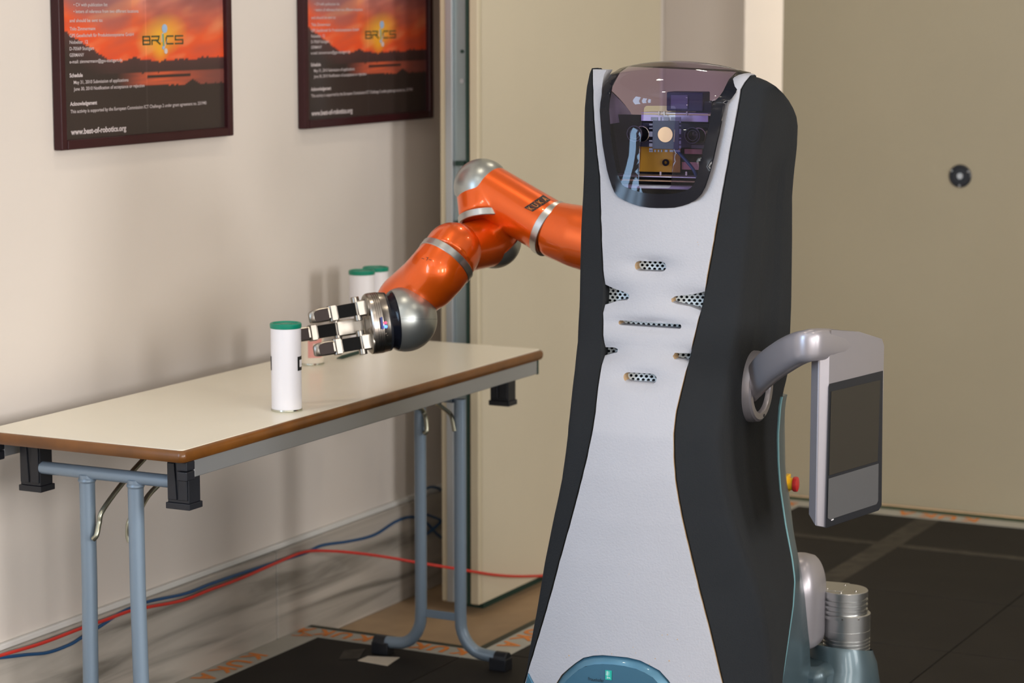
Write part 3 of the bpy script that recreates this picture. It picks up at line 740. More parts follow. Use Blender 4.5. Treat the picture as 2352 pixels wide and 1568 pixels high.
vents_px = [skew(rr2(1455, 1527, 601, 624, 11), .03, 1491), skew(rr2(1418, 1562, 741, 752, 5), .065, 1490), skew(rr2(1429, 1505, 858, 881, 11), .06, 1467),
            [(1650, 665), (1613, 671), (1590, 677), (1560, 680), (1548, 681), (1539, 687), (1540, 695), (1552, 700), (1580, 705), (1607, 714), (1650, 722)],
            [(1640, 815), (1586, 813), (1560, 812), (1548, 811), (1543, 819), (1547, 826), (1565, 829), (1583, 835), (1640, 842)],
            [(1350, 652), (1388, 654), (1405, 663), (1430, 671), (1441, 675), (1444, 683), (1438, 690), (1415, 692), (1390, 700), (1350, 702)],
            [(1350, 800), (1386, 799), (1408, 799), (1417, 803), (1414, 811), (1400, 814), (1386, 818), (1350, 820)]]
dents = [((1491, 612), 52, 17), ((1490, 747), 90, 13), ((1467, 869), 52, 17), ((1590, 692), 65, 24), ((1600, 822), 60, 18), ((1385, 678), 62, 24), ((1380, 808), 50, 17)]
dents = [(hitF(*c_), sx * .00078, sy * .00078) for c_, sx, sy in dents]
def FD(x, z):
    y = FS(x, z)
    for (cx, cz), sx, sy in dents: y += .015 * math.exp(-((x - cx) / sx) ** 2 - ((z - cz) / (sy * 1.1)) ** 2)
    if z > 1.20 and x > .04:
        xv = interp(visR, min(z, visR[-1][0])) if z > visR[0][0] else None
        if xv is not None:
            d = (x - xv) / .017
            if 0 <= d < 1: y += .010 * (1 - d) ** 1.5
    return y
visR = sorted([(z, x) for x, z in vis if x > .05])
def pip(p, poly):
    x, y = p; c = False; j = len(poly) - 1
    for i in range(len(poly)):
        if (poly[i][1] > y) != (poly[j][1] > y) and x < (poly[j][0] - poly[i][0]) * (y - poly[i][1]) / (poly[j][1] - poly[i][1]) + poly[i][0]: c = not c
        j = i
    return c
def cdt(outlines, keep, grid):
    vs = []; es = []
    for ol in outlines:
        n = len(vs); vs += [Vector(p) for p in ol]; es += [(n + i, n + (i + 1) % len(ol)) for i in range(len(ol))]
    xs = [v.x for v in vs]; ys = [v.y for v in vs]
    x = min(xs)
    r = 0
    y = min(ys)
    while y < max(ys):
        x = min(xs) + (grid / 2 if r % 2 else 0)
        while x < max(xs): vs.append(Vector((x, y))); x += grid
        y += grid * .87; r += 1
    ov, oe, of, _, _, _ = delaunay_2d_cdt(vs, es, [], 0, 1e-6)
    out = []
    for f in of:
        c_ = ((ov[f[0]].x + ov[f[1]].x + ov[f[2]].x) / 3, (ov[f[0]].y + ov[f[1]].y + ov[f[2]].y) / 3)
        if keep(c_): out.append(tuple(f))
    used = sorted({i for f in out for i in f}); mp = {v: i for i, v in enumerate(used)}
    return [(ov[i].x, ov[i].y) for i in used], [tuple(mp[i] for i in f) for f in out]
def shell(name, pts2, tris, fy, thick, m_front, m_rim, parent, label=None):
    """front skin plus rim going back by thick (robot-local y)"""
    cnt = {}
    for f in tris:
        for i in range(3):
            e = (f[i], f[(i + 1) % 3]); k = tuple(sorted(e)); cnt.setdefault(k, []).append(e)
    front = [rl(x, fy(x, z), z) for x, z in pts2]; back = [rl(x, fy(x, z) + thick, z) for x, z in pts2]
    mb = MB(); mb.use(m_front); mb.add(front + back, tris)
    n = len(front)
    rim = [(e[0][0], e[0][1], e[0][1] + n, e[0][0] + n) for e in cnt.values() if len(e) == 1]
    for f in rim:                                   # upright cut faces are left uncoated
        p_, q_ = pts2[f[0]], pts2[f[1]]
        mb.use(m_rim if p_[1] < 1.18 and abs(p_[1] - q_[1]) > abs(p_[0] - q_[0]) * .8 else m_front); mb.f.append(list(f)); mb.mi.append(mb.cur)
    mb.use(m_front)
    for f in tris: mb.f.append([i + n for i in reversed(f)]); mb.mi.append(mb.cur)
    return mb.build(name, None, parent, angle=40, label=label)
NOSE = [(1262, 1600), (1278, 1568), (1290, 1550), (1305, 1535), (1322, 1521), (1340, 1511), (1362, 1506), (1385, 1505), (1410, 1506), (1440, 1510), (1470, 1517), (1495, 1528), (1515, 1540), (1535, 1562), (1548, 1580), (1560, 1600)]
zlo = .285
zw = levels(zlo, ztl, 90)
rng = random.Random(3)
nose = [hitF(*p) for p in NOSE]
outl = [(interp(WL, z) + rng.uniform(-.0004, .0004), z) for z in zw]
topL = hitF(1364, 158); topR = hitF(1722, 176)
outl[-1] = (outl[-1][0], min(outl[-1][1], ZT))
right = [(interp(WR, z) + rng.uniform(-.0004, .0004), z) for z in levels(zlo, max(t[0] for t in WR) - .0005, 90)]
ztc = 1.452
outer = outl + vis[::-1] + right[::-1]
nose_j = [(x, z + rng.uniform(-.0008, .0008)) for x, z in nose] + [(nose[-1][0], zlo - .05), (nose[0][0], zlo - .05)]
vents = [[hitF(*p) for p in v] for v in vents_px]
holes = [nose_j] + vents
p2, t2 = cdt([outer] + holes, lambda c_: pip(c_, outer) and not any(pip(c_, h_) for h_ in holes), .0065)
shell('front_foam', p2, t2, FD, .038, 'white_foam', 'tan_foam', robot, 'white foam front panel')
# thin dark liner behind the foam and honeycomb grilles in the vents
def hexgrille(poly, parent):
    mb = MB(); g = .0098
    x0 = min(p[0] for p in poly) - .004; x1 = max(p[0] for p in poly) + .004; z0 = min(p[1] for p in poly) - .004; z1 = max(p[1] for p in poly) + .004
    x0 = max(x0, interp(WL, (z0 + z1) / 2) - .03); x1 = min(x1, interp(WR, (z0 + z1) / 2) + .012)
    r = 0; z = z0
    while z < z1:
        x = x0 + (g / 2 if r % 2 else 0)
        while x < x1:
            ou = []; inn = []; inb = []
            for k in range(12):
                t = R(30 * k); rad = g * .5 / math.cos(((t + R(30)) % R(60)) - R(30)) if True else 0
                # hexagon with flat sides left and right
                tt = (t % R(60)); tt = tt - R(60) if tt > R(30) else tt
                rad = g * .5 / math.cos(tt)
                ou.append((x + rad * math.cos(t), z + rad * math.sin(t) * .685))
                inn.append((x + .0031 * math.cos(t), z + .0024 * math.sin(t)))
            V = [rl(a_, FS(a_, b_) + .036, b_) for a_, b_ in ou] + [rl(a_, FS(a_, b_) + .036, b_) for a_, b_ in inn] + [rl(a_, FS(a_, b_) + .0385, b_) for a_, b_ in inn]
            mb.add(V, [(k, (k + 1) % 12, 12 + (k + 1) % 12, 12 + k) for k in range(12)] + [(12 + k, 12 + (k + 1) % 12, 24 + (k + 1) % 12, 24 + k) for k in range(12)])
            x += g
        z += .0058; r += 1
    return mb.build('vent_grille', 'grille', parent, smooth=False)
for v in vents: hexgrille(v, robot)
mb = MB(); loops = []
for z in levels(.30, 1.052, 30):
    x0, x1 = interp(WL, z) - .004, interp(WR, z) + .004; n = 12
    fr = [rl(x0 + (x1 - x0) * k / n, FS(x0 + (x1 - x0) * k / n, z) + .052, z) for k in range(n + 1)]
    xq = min(x1, interp(SR, min(z, zarc)) - .03)
    loops.append(fr + [rl(xq, yback(z) - .025, z), rl(x0, yback(z) - .025, z)])
mb.loft(loops); mb.build('torso_core', 'void', robot)

# ---------------- visor: front part over (x, z), then curving back over the top
ZB = 1.372
def vprof(s):                          # s -> (dy, z): s is height up to ZB, then arc length over the dome
    if s <= ZB: return 0.0, s
    t = (s - ZB) / .30
    an = min(1.0, t * 1.25) * math.pi / 2
    if t < .8: return .105 * (1 - math.cos(an)), ZB + .088 * math.sin(an)
    return .105 + (t - .8) * .35, ZB + .088 - (t - .8) ** 2 * .25
def VS(x, s, off=0):
    dy, z = vprof(s); xc = (x - vcx)
    bulge = .016 * max(0, 1 - (xc / .135) ** 2) * min(1, (min(s, ZB) - vz0) / .10 + .15)
    y = yf(min(z, ZB)) + CURV * x * x * .8 - bulge + dy + off
    k = max(0, (s - ZB) / .30)
    return rl(x, y, z - (1.15 * xc * xc + DZ) * min(1, k * 1.6))
DZ = ZB + .088 - (rY(1540, 141, yf(ZB) + .06).z)
vz0 = min(p[1] for p in vis); vcx = (hitF(1383, 200)[0] + hitF(1672, 200)[0]) / 2
vl = [p for p in vis if p[1] < ZB]
rowL = sorted([(z, x) for x, z in vis if x < vcx]); rowR = sorted([(z, x) for x, z in vis if x >= vcx])
xl, xr = interp(rowL, 1.36), interp(rowR, 1.36)
vi = [p for p in vis if p[1] < 1.362]
order = [p for p in vi]                 # runs right side down, bottom, left side up
s_top = ZB + .255
side_l = [(xl + .000, 1.375), (xl + .002, 1.44), (xl + .006, 1.52), (xl + .012, 1.59), (xl + .018, s_top)]
side_r = [(xr + .004, 1.375), (xr + .014, 1.40), (xr + .020, 1.43), (xr + .024, 1.50), (xr + .024, 1.59), (xr + .018, s_top)]
vout = order + side_l + side_r[::-1]
def inset(poly, d):
    cx = sum(p[0] for p in poly) / len(poly); cz = sum(p[1] for p in poly) / len(poly); out = []
    n = len(poly)
    area_ = sum(poly[i][0] * poly[(i + 1) % n][1] - poly[(i + 1) % n][0] * poly[i][1] for i in range(n)); sg = 1 if area_ > 0 else -1
    for i in range(n):
        a_ = Vector(poly[i - 1]); b_ = Vector(poly[i]); c_ = Vector(poly[(i + 1) % n])
        e = ((b_ - a_).normalized() + (c_ - b_).normalized()).normalized(); nrm = Vector((-e.y, e.x)) * sg
        out.append((b_.x + nrm.x * d, b_.y + nrm.y * d))
    return out
vin = inset(vout, .0175); vin = [(x, s_ + .006 * max(0, min(1, (vz0 + .05 - s_) / .03))) for x, s_ in vin]; vin = [(x - .002 * max(0, min(1, (s_ - 1.33) / .05)) if x > vcx else x, s_) for x, s_ in vin]
hole = []
for px, py in skew(rr2(1467, 1541, 244, 432, 7), 0, 0):
    q = rY(px + (5 if px < 1500 else 4) * (1 - (py - 244) / 188) - 0, py, yf(1.25) - .012); hole.append((q.x, q.z))
g2, gt = cdt([vout, vin, hole], lambda c_: pip(c_, vin) and not pip(c_, hole), .008)
mb = MB(); mb.add([VS(x, s) for x, s in g2], gt); mb.build('visor', 'glass', robot, angle=60, label='tinted transparent visor')
vo2 = inset(vout, -.002)
g2, gt = cdt([vo2, vin], lambda c_: pip(c_, vo2) and not pip(c_, vin), .008)
mb = MB(); f_ = [VS(x, s, .0006) for x, s in g2]; b_ = [VS(x, s, .0036) for x, s in g2]
mb.add(f_ + b_, gt + [tuple(i + len(f_) for i in reversed(t)) for t in gt]); mb.build('visor_border', 'black_gloss', robot, angle=60)
# foam ridges beside the visor end in a soft top; inner cheeks down to the glass
for sgn, edge_t, rw in ((-1, WL, rowL), (1, WR, rowR)):
    mb = MB(); loops = []
    zt_ = 1.405 if sgn < 0 else 1.375
    for z in levels(1.33, zt_, 16):
        xe = interp(edge_t, z); xv = interp(rw, min(z, max(t[0] for t in rw))) + sgn * .006
        if sgn > 0: xv = min(xv, xe - .004)
        else: xv = max(xv, xe + .004)
        k = max(0, (z - 1.40) / .04); yb = max(yback(z) - .03, FS(xe, z) + .03)
        y0 = FS(xe, z) + .012
        loops.append([rl(xe, y0, z), rl(xv, y0, z), rl(xv + sgn * .002, yb, z), rl(xe, yb, z)])
    mb.loft(loops); mb.build('head_rim_foam', 'white_foam', robot, angle=50)

# ---------------- head interior
hy = yf(1.25)
def hpl(name, m, px0, px1, py0, py1, y, th=.004, bev=0, parent=robot):
    a_ = rY(px0, py0, y); b_ = rY(px1, py1, y); mb = MB()
    mb.box(rl((a_.x + b_.x) / 2, y + th / 2, (a_.z + b_.z) / 2), (RX, RY, ZV), (abs(b_.x - a_.x) / 2, th / 2, abs(b_.z - a_.z) / 2))
    return mb.build(name, m, parent, smooth=False, bevel=bev)
hpl('head_back_plate', 'void', 1372, 1652, 262, 440, hy + .150, .006)
hpl('head_floor', 'void', 1395, 1630, 428, 436, hy + .04, .11)
hpl('head_ledge', 'white_foam', 1420, 1600, 425, 436, hy + .012, .03)
bar = hpl('upper_bar', 'inner_bar', 1473, 1626, 258, 262, hy + .045, .07)
hpl('bar_face', 'inner_bar', 1473, 1626, 263, 280, hy + .052, .004, parent=bar)
for x0 in (1512, 1524, 1576): hpl('bar_screw', 'steel', x0, x0 + 3, 256, 266, hy + .042, .004, parent=bar)
bar = hpl('lower_bar', 'inner_bar', 1400, 1598, 402, 409, hy + .055, .06)
hpl('bar_face', 'tan_foam', 1400, 1597, 411, 419, hy + .06, .01, parent=bar)
for x0 in (1515, 1574): hpl('bar_screw', 'steel', x0, x0 + 4, 394, 403, hy + .06, .004, parent=bar)
hpl('bracket_plate', 'yellow_int', 1468, 1562, 336, 396, hy + .105, .004)
hpl('side_bracket', 'pink_label', 1572, 1612, 342, 354, hy + .115, .004)
hpl('side_bracket', 'pink_label', 1566, 1605, 372, 390, hy + .112, .004)
hpl('camera_plate', 'card_blue', 1470, 1625, 282, 340, hy + .095, .006)
hpl('camera_plate_edge', 'card_grey', 1588, 1622, 333, 341, hy + .09, .005)
for px, py, r in ((1456, 306, .0), (1474, 308, .0145), (1604, 312, .0145)):
    if r == 0: continue
    q = rY(px, py, hy + .060); c0 = rl(q.x, hy + .060, q.z); mb = MB()
    mb.lathe(c0, RN, [(0, -.035), (r, -.035), (r, -.006), (r + .0006, 0), (r - .001, .002), (r - .0028, .001), (r - .004, -.004), (0, -.004)], 36)
    o = mb.build('camera_housing', 'black_gloss', robot)
    mb = MB(); mb.lathe(c0, RN, [(r - .0008, .0018), (r + .0006, .0012), (r + .0006, .0022), (r - .0006, .0026)], 36); mb.build('lens_ring', 'steel', o)
for px, py in ((1590, 311), (1457, 307)):
    q = rY(px, py, hy + .045); c0 = rl(q.x, hy + .045, q.z); mb = MB()
    mb.lathe(c0, RN, [(0, -.02), (.0125, -.02), (.0145, -.004), (.0148, 0), (.0135, .001), (.0105, -.003), (.0085, -.002), (.0075, -.005), (.004, -.004), (0, -.0015)], 36)
    o = mb.build('camera_lens', 'lens', robot)
    mb = MB(); mb.lathe(c0, RN, [(.0135, .0008), (.0148, .0002), (.0142, .0014)], 36); mb.lathe(c0, RN, [(.0088, -.0018), (.0098, -.0026), (.0095, -.0012)], 36); mb.build('lens_ring', 'card_grey', o)
# square sensor card in the middle with dashes round its rim
card_ = hpl('sensor_card', 'card_blue', 1499, 1559, 277, 343, hy + .020, .004, .0006)
for x0, x1 in ((1495, 1511), (1516, 1519), (1524, 1536), (1541, 1563)): hpl('card_tab', 'card_grey', x0, x1, 269, 277, hy + .021, .003, parent=card_)
for x0, x1 in ((1491, 1499), (1503, 1506), (1511, 1514), (1518, 1521), (1527, 1533), (1538, 1546), (1551, 1562)): hpl('card_tab', 'card_grey', x0, x1, 344, 349, hy + .021, .003, parent=card_)
for y0, y1 in ((284, 288), (293, 296), (302, 314), (322, 325), (329, 337), (340, 347)):
    hpl('card_tab', 'card_grey', 1491, 1499, y0, y1, hy + .021, .003, parent=card_); hpl('card_tab', 'card_grey', 1558, 1564, y0 - 6, y1 - 6, hy + .021, .003, parent=card_)
q = rY(1528, 309, hy + .019); mb = MB(); c0 = rl(q.x, hy + .019, q.z)
mb.lathe(c0, RN, [(0, -.001), (.0140, -.001), (.0140, .0006), (0, .0006)], 36); mb.build('sensor_disc', 'cream_disc', card_, smooth=False)
blk = hpl('sensor_box', 'card_blue', 1531, 1614, 211, 256, hy + .075, .05, .002)
hpl('sensor_window', 'card_grey', 1541, 1579, 218, 250, hy + .072, .003, parent=blk)
hpl('sensor_bracket', 'void', 1598, 1634, 232, 262, hy + .08, .03)
q = rY(1530, 373, hy + .1); mb = MB(); c0 = rl(q.x, hy + .1, q.z); mb.lathe(c0, RN, [(.003, 0), (.003, .004), (.0065, .004), (.0065, 0)], 24); mb.build('round_knob', 'black_gloss', robot)
mb = MB(); mb.tube(smooth_path([rl(.00, hy + .09, 1.285), rl(.035, hy + .085, 1.25), rl(.045, hy + .09, 1.22)], 8), .003, 8); mb.build('inner_cable', 'blue_cable', robot)

# ---------------- lower shells and base
SHR = ytab([(1802, 903), (1803, 990), (1804, 1074), (1814, 1143), (1823, 1221), (1838, 1300), (1848, 1363), (1855, 1437), (1860, 1483), (1862, 1550), (1868, 1640)], .31)
mb = MB(); loops = []; loops_e = []
zs0 = rY(1798, 905, .22).z
for z in levels(.20, zs0, 44):
    xb = interp(SR, z); xe = interp(SHR, z); k = min(1, (zs0 - z) / .03 + .15)
    P_ = [Vector((xb + .0015, BK - .012, 0)), Vector((xb + .004, BK + .02, 0)), Vector((xb * .55 + xe * .45 + .003, BK + .06, 0)), Vector((xe, .31, 0)), Vector((xe - .03, .35, 0)), Vector((xe - .10, .37, 0)), Vector((-.16, .37, 0)), Vector((-.19, .34, 0)), Vector((-.19, .225, 0)), Vector((xb - .012, .225, 0)), Vector((xb - .014, BK - .008, 0))]
    if k < 1: P_ = [Vector((p.x, min(p.y, .225 + (p.y - .225) * k) if p.y > .225 else p.y, 0)) for p in P_]
    loops.append([rl(p.x, p.y, z) for p in P_])
    loops_e.append([rl(xb - .003, BK - .014, z), rl(xb + .0016, BK - .0145, z), rl(xb + .0028, BK - .010, z), rl(xb - .003, BK - .008, z)])
mb.loft(loops); mb.build('rear_shell', 'blue_dark', robot, angle=50, label='slate blue rear shell')
mb = MB(); mb.loft(loops_e); mb.build('shell_edge', 'blue_edge', robot, angle=50)
# emergency stop on the rear shell
es = rY(1803, 1110, .30); c0 = rl(es.x, es.y, es.z); ax = RX
mb = MB(); mb.box(c0 + ax * .004, (ax, RY, ZV), (.004, .016, .0175)); mb.lathe(c0, ax, [(0, 0), (.0125, 0), (.0125, .017), (.0105, .019), (0, .019)], 28); o = mb.build('emergency_stop', 'yellow', robot, bevel=.001)
mb = MB(); mb.lathe(c0, ax, [(0, .017), (.0145, .0175), (.0155, .021), (.0145, .0255), (.010, .027), (0, .027)], 28); mb.build('stop_button', 'red', o)
# nose with its lettering at the foot of the white front
def NS(x, z): return FS(x, z) + .002
def arch(ins, dy):
    zc = .30; out = []
    for x, z in nose: out.append(((x - ncx) * (1 - ins / .11) + ncx, (z - zc) * (1 - ins / .09) + zc, dy))
    return out
ncx = (nose[0][0] + nose[-1][0]) / 2
mb = MB(); loops = []
for ins, dy in ((-.003, .020), (.001, .004), (.006, -.001), (.010, -.004), (.013, -.006)):
    a_ = arch(ins, dy); loops.append([rl(x, FS(x, max(z, .2)) + d, z) for x, z, d in a_] + [rl(a_[-1][0], FS(a_[-1][0], .2) + dy, .20), rl(a_[0][0], FS(a_[0][0], .2) + dy, .20)])
mb.loft(loops, caps=False)
a_ = arch(.013, -.006); zb_ = a_[0][1]
grid = []
NX = 20
top = lambda x: max((interp(sorted([(p[0], p[1]) for p in a_]), x)), .2)
rows = [[(a_[0][0] + (a_[-1][0] - a_[0][0]) * i / NX) for i in range(NX + 1)]]
gl = []
for k in range(9):
    gl.append([rl(x, FS(x, .2 + (top(x) - .2) * k / 8) - .006 - .004 * math.sin(math.pi * k / 8) * 0, .2 + (top(x) - .2) * k / 8) for x in rows[0]])
mb.loft(gl, close=False)
nose_o = mb.build('base_nose', 'blue', robot, angle=50, label='metallic blue nose of the base')
t = MB(); q0 = hitF(1351, 1560, -.009); q1 = hitF(1387, 1566, -.009)
def nose_text(s, px, py, px2, py2, hpx, m):
    a_ = hitF(px, py, -.0075); b_ = hitF(px2, py2, -.0075); vs, fs, _ = text_geo(s); t = MB(); V = []
    for x, y in vs:
        xx = a_[0] + (b_[0] - a_[0]) * x; zz_ = a_[1] + (b_[1] - a_[1]) * x + y * hpx * .00077; V.append(rl(xx, FS(xx, max(zz_, .2)) - .0078, zz_))
    t.add(V, fs); return t.build('nose_lettering', m, nose_o, smooth=False)
nose_text('Fraunhofer', 1351, 1562, 1387, 1566.5, 8, 'ink')
a_ = hitF(1390, 1560, -.0075); b_ = hitF(1405, 1540, -.0075); t = MB()
zs_ = sorted((a_[1], b_[1])); V = [rl(x, FS(x, z) - .0068 - e, z) for e in (0, .0008) for x, z in ((a_[0], zs_[0]), (b_[0], zs_[0]), (b_[0], zs_[1]), (a_[0], zs_[1]))]
t.add(V, [(0, 1, 2, 3), (4, 5, 6, 7), (0, 1, 5, 4), (1, 2, 6, 5), (2, 3, 7, 6), (3, 0, 4, 7)]); t.build('logo_square', 'logo_green', nose_o, smooth=False)
nose_text('IPA', 1394, 1558, 1402, 1558.5, 4.5, 'white_can')
t = MB()
for k in range(3):
    z = zs_[1] - .003 - k * .0026; t.box(rl((a_[0] + b_[0]) / 2, FS(a_[0], z) - .0078, z), (RX, RY, ZV), ((b_[0] - a_[0]) * .42, .0002, .0003))
t.box(rl(a_[0] + .004, FS(a_[0], z) - .0078, zs_[1] - .006), (RX, RY, ZV), (.0003, .0002, .005)); t.build('logo_lines', 'white_can', nose_o, smooth=False)
nose_text('INSTITUT', 1391, 1571, 1407, 1573, 4, 'ink')
# base hull on the floor, with wheels
def sup(cx, cy, hx, hy_, z, n=40, e=3.2):
    return [rl(cx + hx * math.copysign(abs(math.cos(t)) ** (2 / e), math.cos(t)), cy + hy_ * math.copysign(abs(math.sin(t)) ** (2 / e), math.sin(t)), z) for t in [2 * math.pi * k / n for k in range(n)]]
mb = MB(); mb.loft([sup(0, .04, .225, .33, .075), sup(0, .04, .245, .365, .095), sup(0, .04, .245, .365, .14), sup(0, .04, .235, .35, .19), sup(.0, .035, .205, .325, .205), sup(0, .03, .17, .29, .212)])
mb.build('base_hull', 'blue', robot, angle=50)
for sx in (-1, 1):
    for sy in (-.2, .32):
        mb = MB(); c0 = rl(sx * .17, sy, PZ + .05); mb.lathe(c0, RX, [(0, -.018), (.04, -.018), (.05, -.012), (.05, .012), (.04, .018), (0, .018)], 32); mb.build('wheel', 'black_plastic', robot)
# blue corner of the base that shows left of the white front
mb = MB(); q3 = [hitF(*p) for p in ((1200, 1600), (1214, 1544), (1243, 1600))]
mb.loft([[rl(x, FS(x, z) + e, z) for x, z in q3] for e in (-.004, .012)]); mb.build('base_corner', 'blue', robot, smooth=False, bevel=.002)
# small chips in the foam skin
rc_ = random.Random(5)
for px, py, r in ((1307, 1505, 4), (1301, 1509, 2), (1537, 1517, 4), (1521, 1458, 2.5), (1533, 1457, 3), (1556, 1468, 3), (1368, 1493, 2), (1405, 1501, 2.5), (1454, 1486, 2.2), (1460, 1499, 1.8), (1505, 1512, 3), (1492, 1525, 2.5), (1445, 1318, 1.6), (1583, 1552, 2), (1602, 556, 2), (1604, 562, 1.8), (1617, 372, 2)):
    x, z = hitF(px, py); r *= .00036; mb = MB()
    mb.lathe(rl(x, FD(x, z), z), RN, [(0, .0), (r, .0001), (r * .9, .0005), (0, .0007)], 7)
    mb.build('foam_chip', 'tan_foam', robot)
# grey rounded housing, ribbed aluminium joint and its cowling behind the body
def blob(name, m, px, py, d, hx, hy_, z0, z1, round_, parent=robot, label=None, e=3):
    c_ = to_l(at(px, py, d)); loops = []
    n = 10
    prof_ = [(.80, z0), (.94, z0 + .006), (1, z0 + .02)] + [(1 - (1 - math.sqrt(max(0, 1 - (k / n) ** 2))) * .75, z1 - round_ + round_ * k / n) for k in range(n + 1)]
    for s_, z in prof_: loops.append(sup(c_.x, c_.y, hx * s_, hy_ * s_, z, 40, e))
    mb = MB(); mb.loft(loops); return mb.build(name, m, parent, angle=50, label=label)
blob('arm_base_cover', 'silver_shell', 1838, 1400, 4.93, .047, .07, at(1838, 1478, 4.93).z, at(1838, 1268, 4.93).z, .075, label='grey rounded cover behind the body')
def zc_at(px, py, d): return at(px, py, d)
jc = at(1940, 1352, 4.95); jx, jy = jc.x, jc.y
pr = [(0, 0), (.0462, 0), (.0475, -.0015), (.0475, -.010)]
z = -.013
for k in range(4): pr += [(.0475, z), (.0440, z - .001), (.0440, z - .0045), (.0475, z - .0055)]; z -= .0102
pr += [(.0475, -.056), (0, -.056)]
mb = MB(); mb.lathe(Vector((jx, jy, jc.z)), ZV, pr, 56)
jo = mb.build('ribbed_joint', 'alu', robot, angle=30, label='ribbed aluminium joint')
mb = MB(); mb.box(Vector((jx, jy, jc.z - .004)) - RX * .03 + RY * .012, (RX, RY, ZV), (.03, .038, .0048)); mb.build('joint_plate', 'alu', jo, bevel=.001)
for dx, dy in ((.02, -.02), (-.012, -.033), (.005, .03), (-.035, .0)):
    mb = MB(); mb.lathe(Vector((jx + dx, jy + dy, jc.z)), ZV, [(0, 0), (.0022, 0), (.0022, .0015), (0, .0018)], 10); mb.build('bolt', 'steel', jo)
pr = [(0, -.046), (.0455, -.046), (.0475, -.048), (.0475, -.080), (.0470, -.0805), (.0470, -.081), (.0475, -.0815)]
z = -.096
for k in range(7): pr += [(.0475, z), (.0445, z - .0006), (.0445, z - .0034), (.0475, z - .0040)]; z -= .0072
pr += [(.0475, -.165), (0, -.165)]
mb = MB(); mb.lathe(Vector((jx, jy, jc.z)) + RX * .006, ZV, pr, 56); jl = mb.build('ribbed_joint', 'alu', robot, angle=30, label='ribbed aluminium joint')
for an in (-1.9, -1.2):
    mb = MB(); mb.lathe(Vector((jx + math.cos(an) * .0475, jy + math.sin(an) * .0475, jc.z - .052)) + RX * .006, Vector((math.cos(an), math.sin(an), 0)), [(0, 0), (.002, 0), (.002, .001), (0, .001)], 10); mb.build('bolt', 'steel', jl)
# cowling around the joint
cz = at(1940, 1500, 4.95).z; mb = MB(); loops = []
q_ = to_l(Vector((jx, jy, 0)))
for s_, z, dx in ((.062, cz + .012, 0), (.066, cz + .004, 0), (.071, cz - .02, .004), (.090, cz - .07, .0), (.13, cz - .13, -.02), (.16, cz - .2, -.04)):
    loops.append([rl(q_.x + dx - (s_ - .06) * .4 + s_ * 1.0 * math.cos(t), q_.y - .01 + s_ * 1.05 * math.sin(t), z + (-.014 * math.sin(t + .2) if s_ < .07 else 0) - (.0 if math.cos(t) > 0 else 0)) for t in [2 * math.pi * k / 40 for k in range(40)]])
mb.loft(loops, caps=False)
mb.loft([[p + Vector((0, 0, -.001)) for p in loops[0]], [Vector((jx, jy, 0)) + RX * .006 + (p - Vector((jx, jy, p.z)) - RX * .006).normalized() * .050 + ZV * (p.z - .012) for p in loops[0]]], caps=False)
mb.build('joint_cowling', 'blue_dark', robot, angle=50, label='slate blue cowling round the joint')
mb = MB(); mb.loft([[rl(-.10, .30, z), rl(q_.x - .01, .30, z), rl(q_.x + .02, q_.y + .02, z), rl(-.10, q_.y + .02, z)] for z in (.12, cz - .03, cz - .004)]); mb.build('base_deck', 'blue_dark', robot, bevel=.02, seg=4)

# ---------------- side ring and flip-out touch panel
RXS = interp(SR, rY(1735, 887, .05).z) - .008
cc = rXp(1733, 887, RXS); C0 = rl(RXS, cc.y, cc.z)
SN = (RX + RY * -.10).normalized(); SU = ZV; ST = SN.cross(SU).normalized()
mb = MB(); mb.lathe(C0, SN, [(.047, -.004), (.047, .012), (.049, .015), (.060, .015), (.064, .012), (.066, .002), (.066, -.01)], 64)
ring = mb.build('hinge_ring', 'silver_shell', robot, label='silver ring around the hinge')
mb = MB(); mb.lathe(C0, SN, [(0, .002), (.046, .002), (.047, .006)], 40); mb.build('hinge_well', 'dark_foam', ring)
mb = MB(); sc_ = C0 + SN * .0152 - ZV * .055 + ST * -.012; mb.lathe(sc_, SN, [(0, 0), (.003, 0), (.003, .0008), (.0015, .0008), (0, 0.0002)], 12); mb.build('bolt', 'black_plastic', ring)
# panel frame: t runs away from the camera, n faces right
PT = Vector((.59, .81, 0)).normalized(); PN_ = Vector((PT.y, -PT.x, 0))
p_org = at(1905, 1000, 4.28)
def pp(px, py, off=0): return on(px, py, PN_, p_org.dot(PN_) + off)
def pt(px, py, off=0): q = pp(px, py, off); return (q - p_org).dot(PT), q.z
t0 = 0.0; t1 = pt(2033, 900)[0]
zbot = pt(1897, 1212)[1]
ztp = pt(2030, 800)[1]
TH = .036
def pw(t_, z, off): return p_org + PT * t_ + PN_ * off + ZV * (z - p_org.z)
def zpx(px, py): return pt(px, py)[1]
# height of the upper outline along t, and of the bottom edge
def ztop_p(t_):
    return interp([(-.03, zpx(1880, 757)), (0, zpx(1905, 756)), (t1 * .25, zpx(1936, 758)), (t1 * .6, zpx(1980, 764)), (t1 * .85, zpx(2011, 772)), (t1 * .95, zpx(2024, 781)), (t1, zpx(2032, 800))], t_)
def zbot_p(t_):
    return interp([(-.03, zpx(1886, 1216)), (0, zpx(1897, 1213)), (t1 * .9, zpx(2016, 1172)), (t1 * .97, zpx(2021, 1166)), (t1, zpx(2026, 1152))], t_)
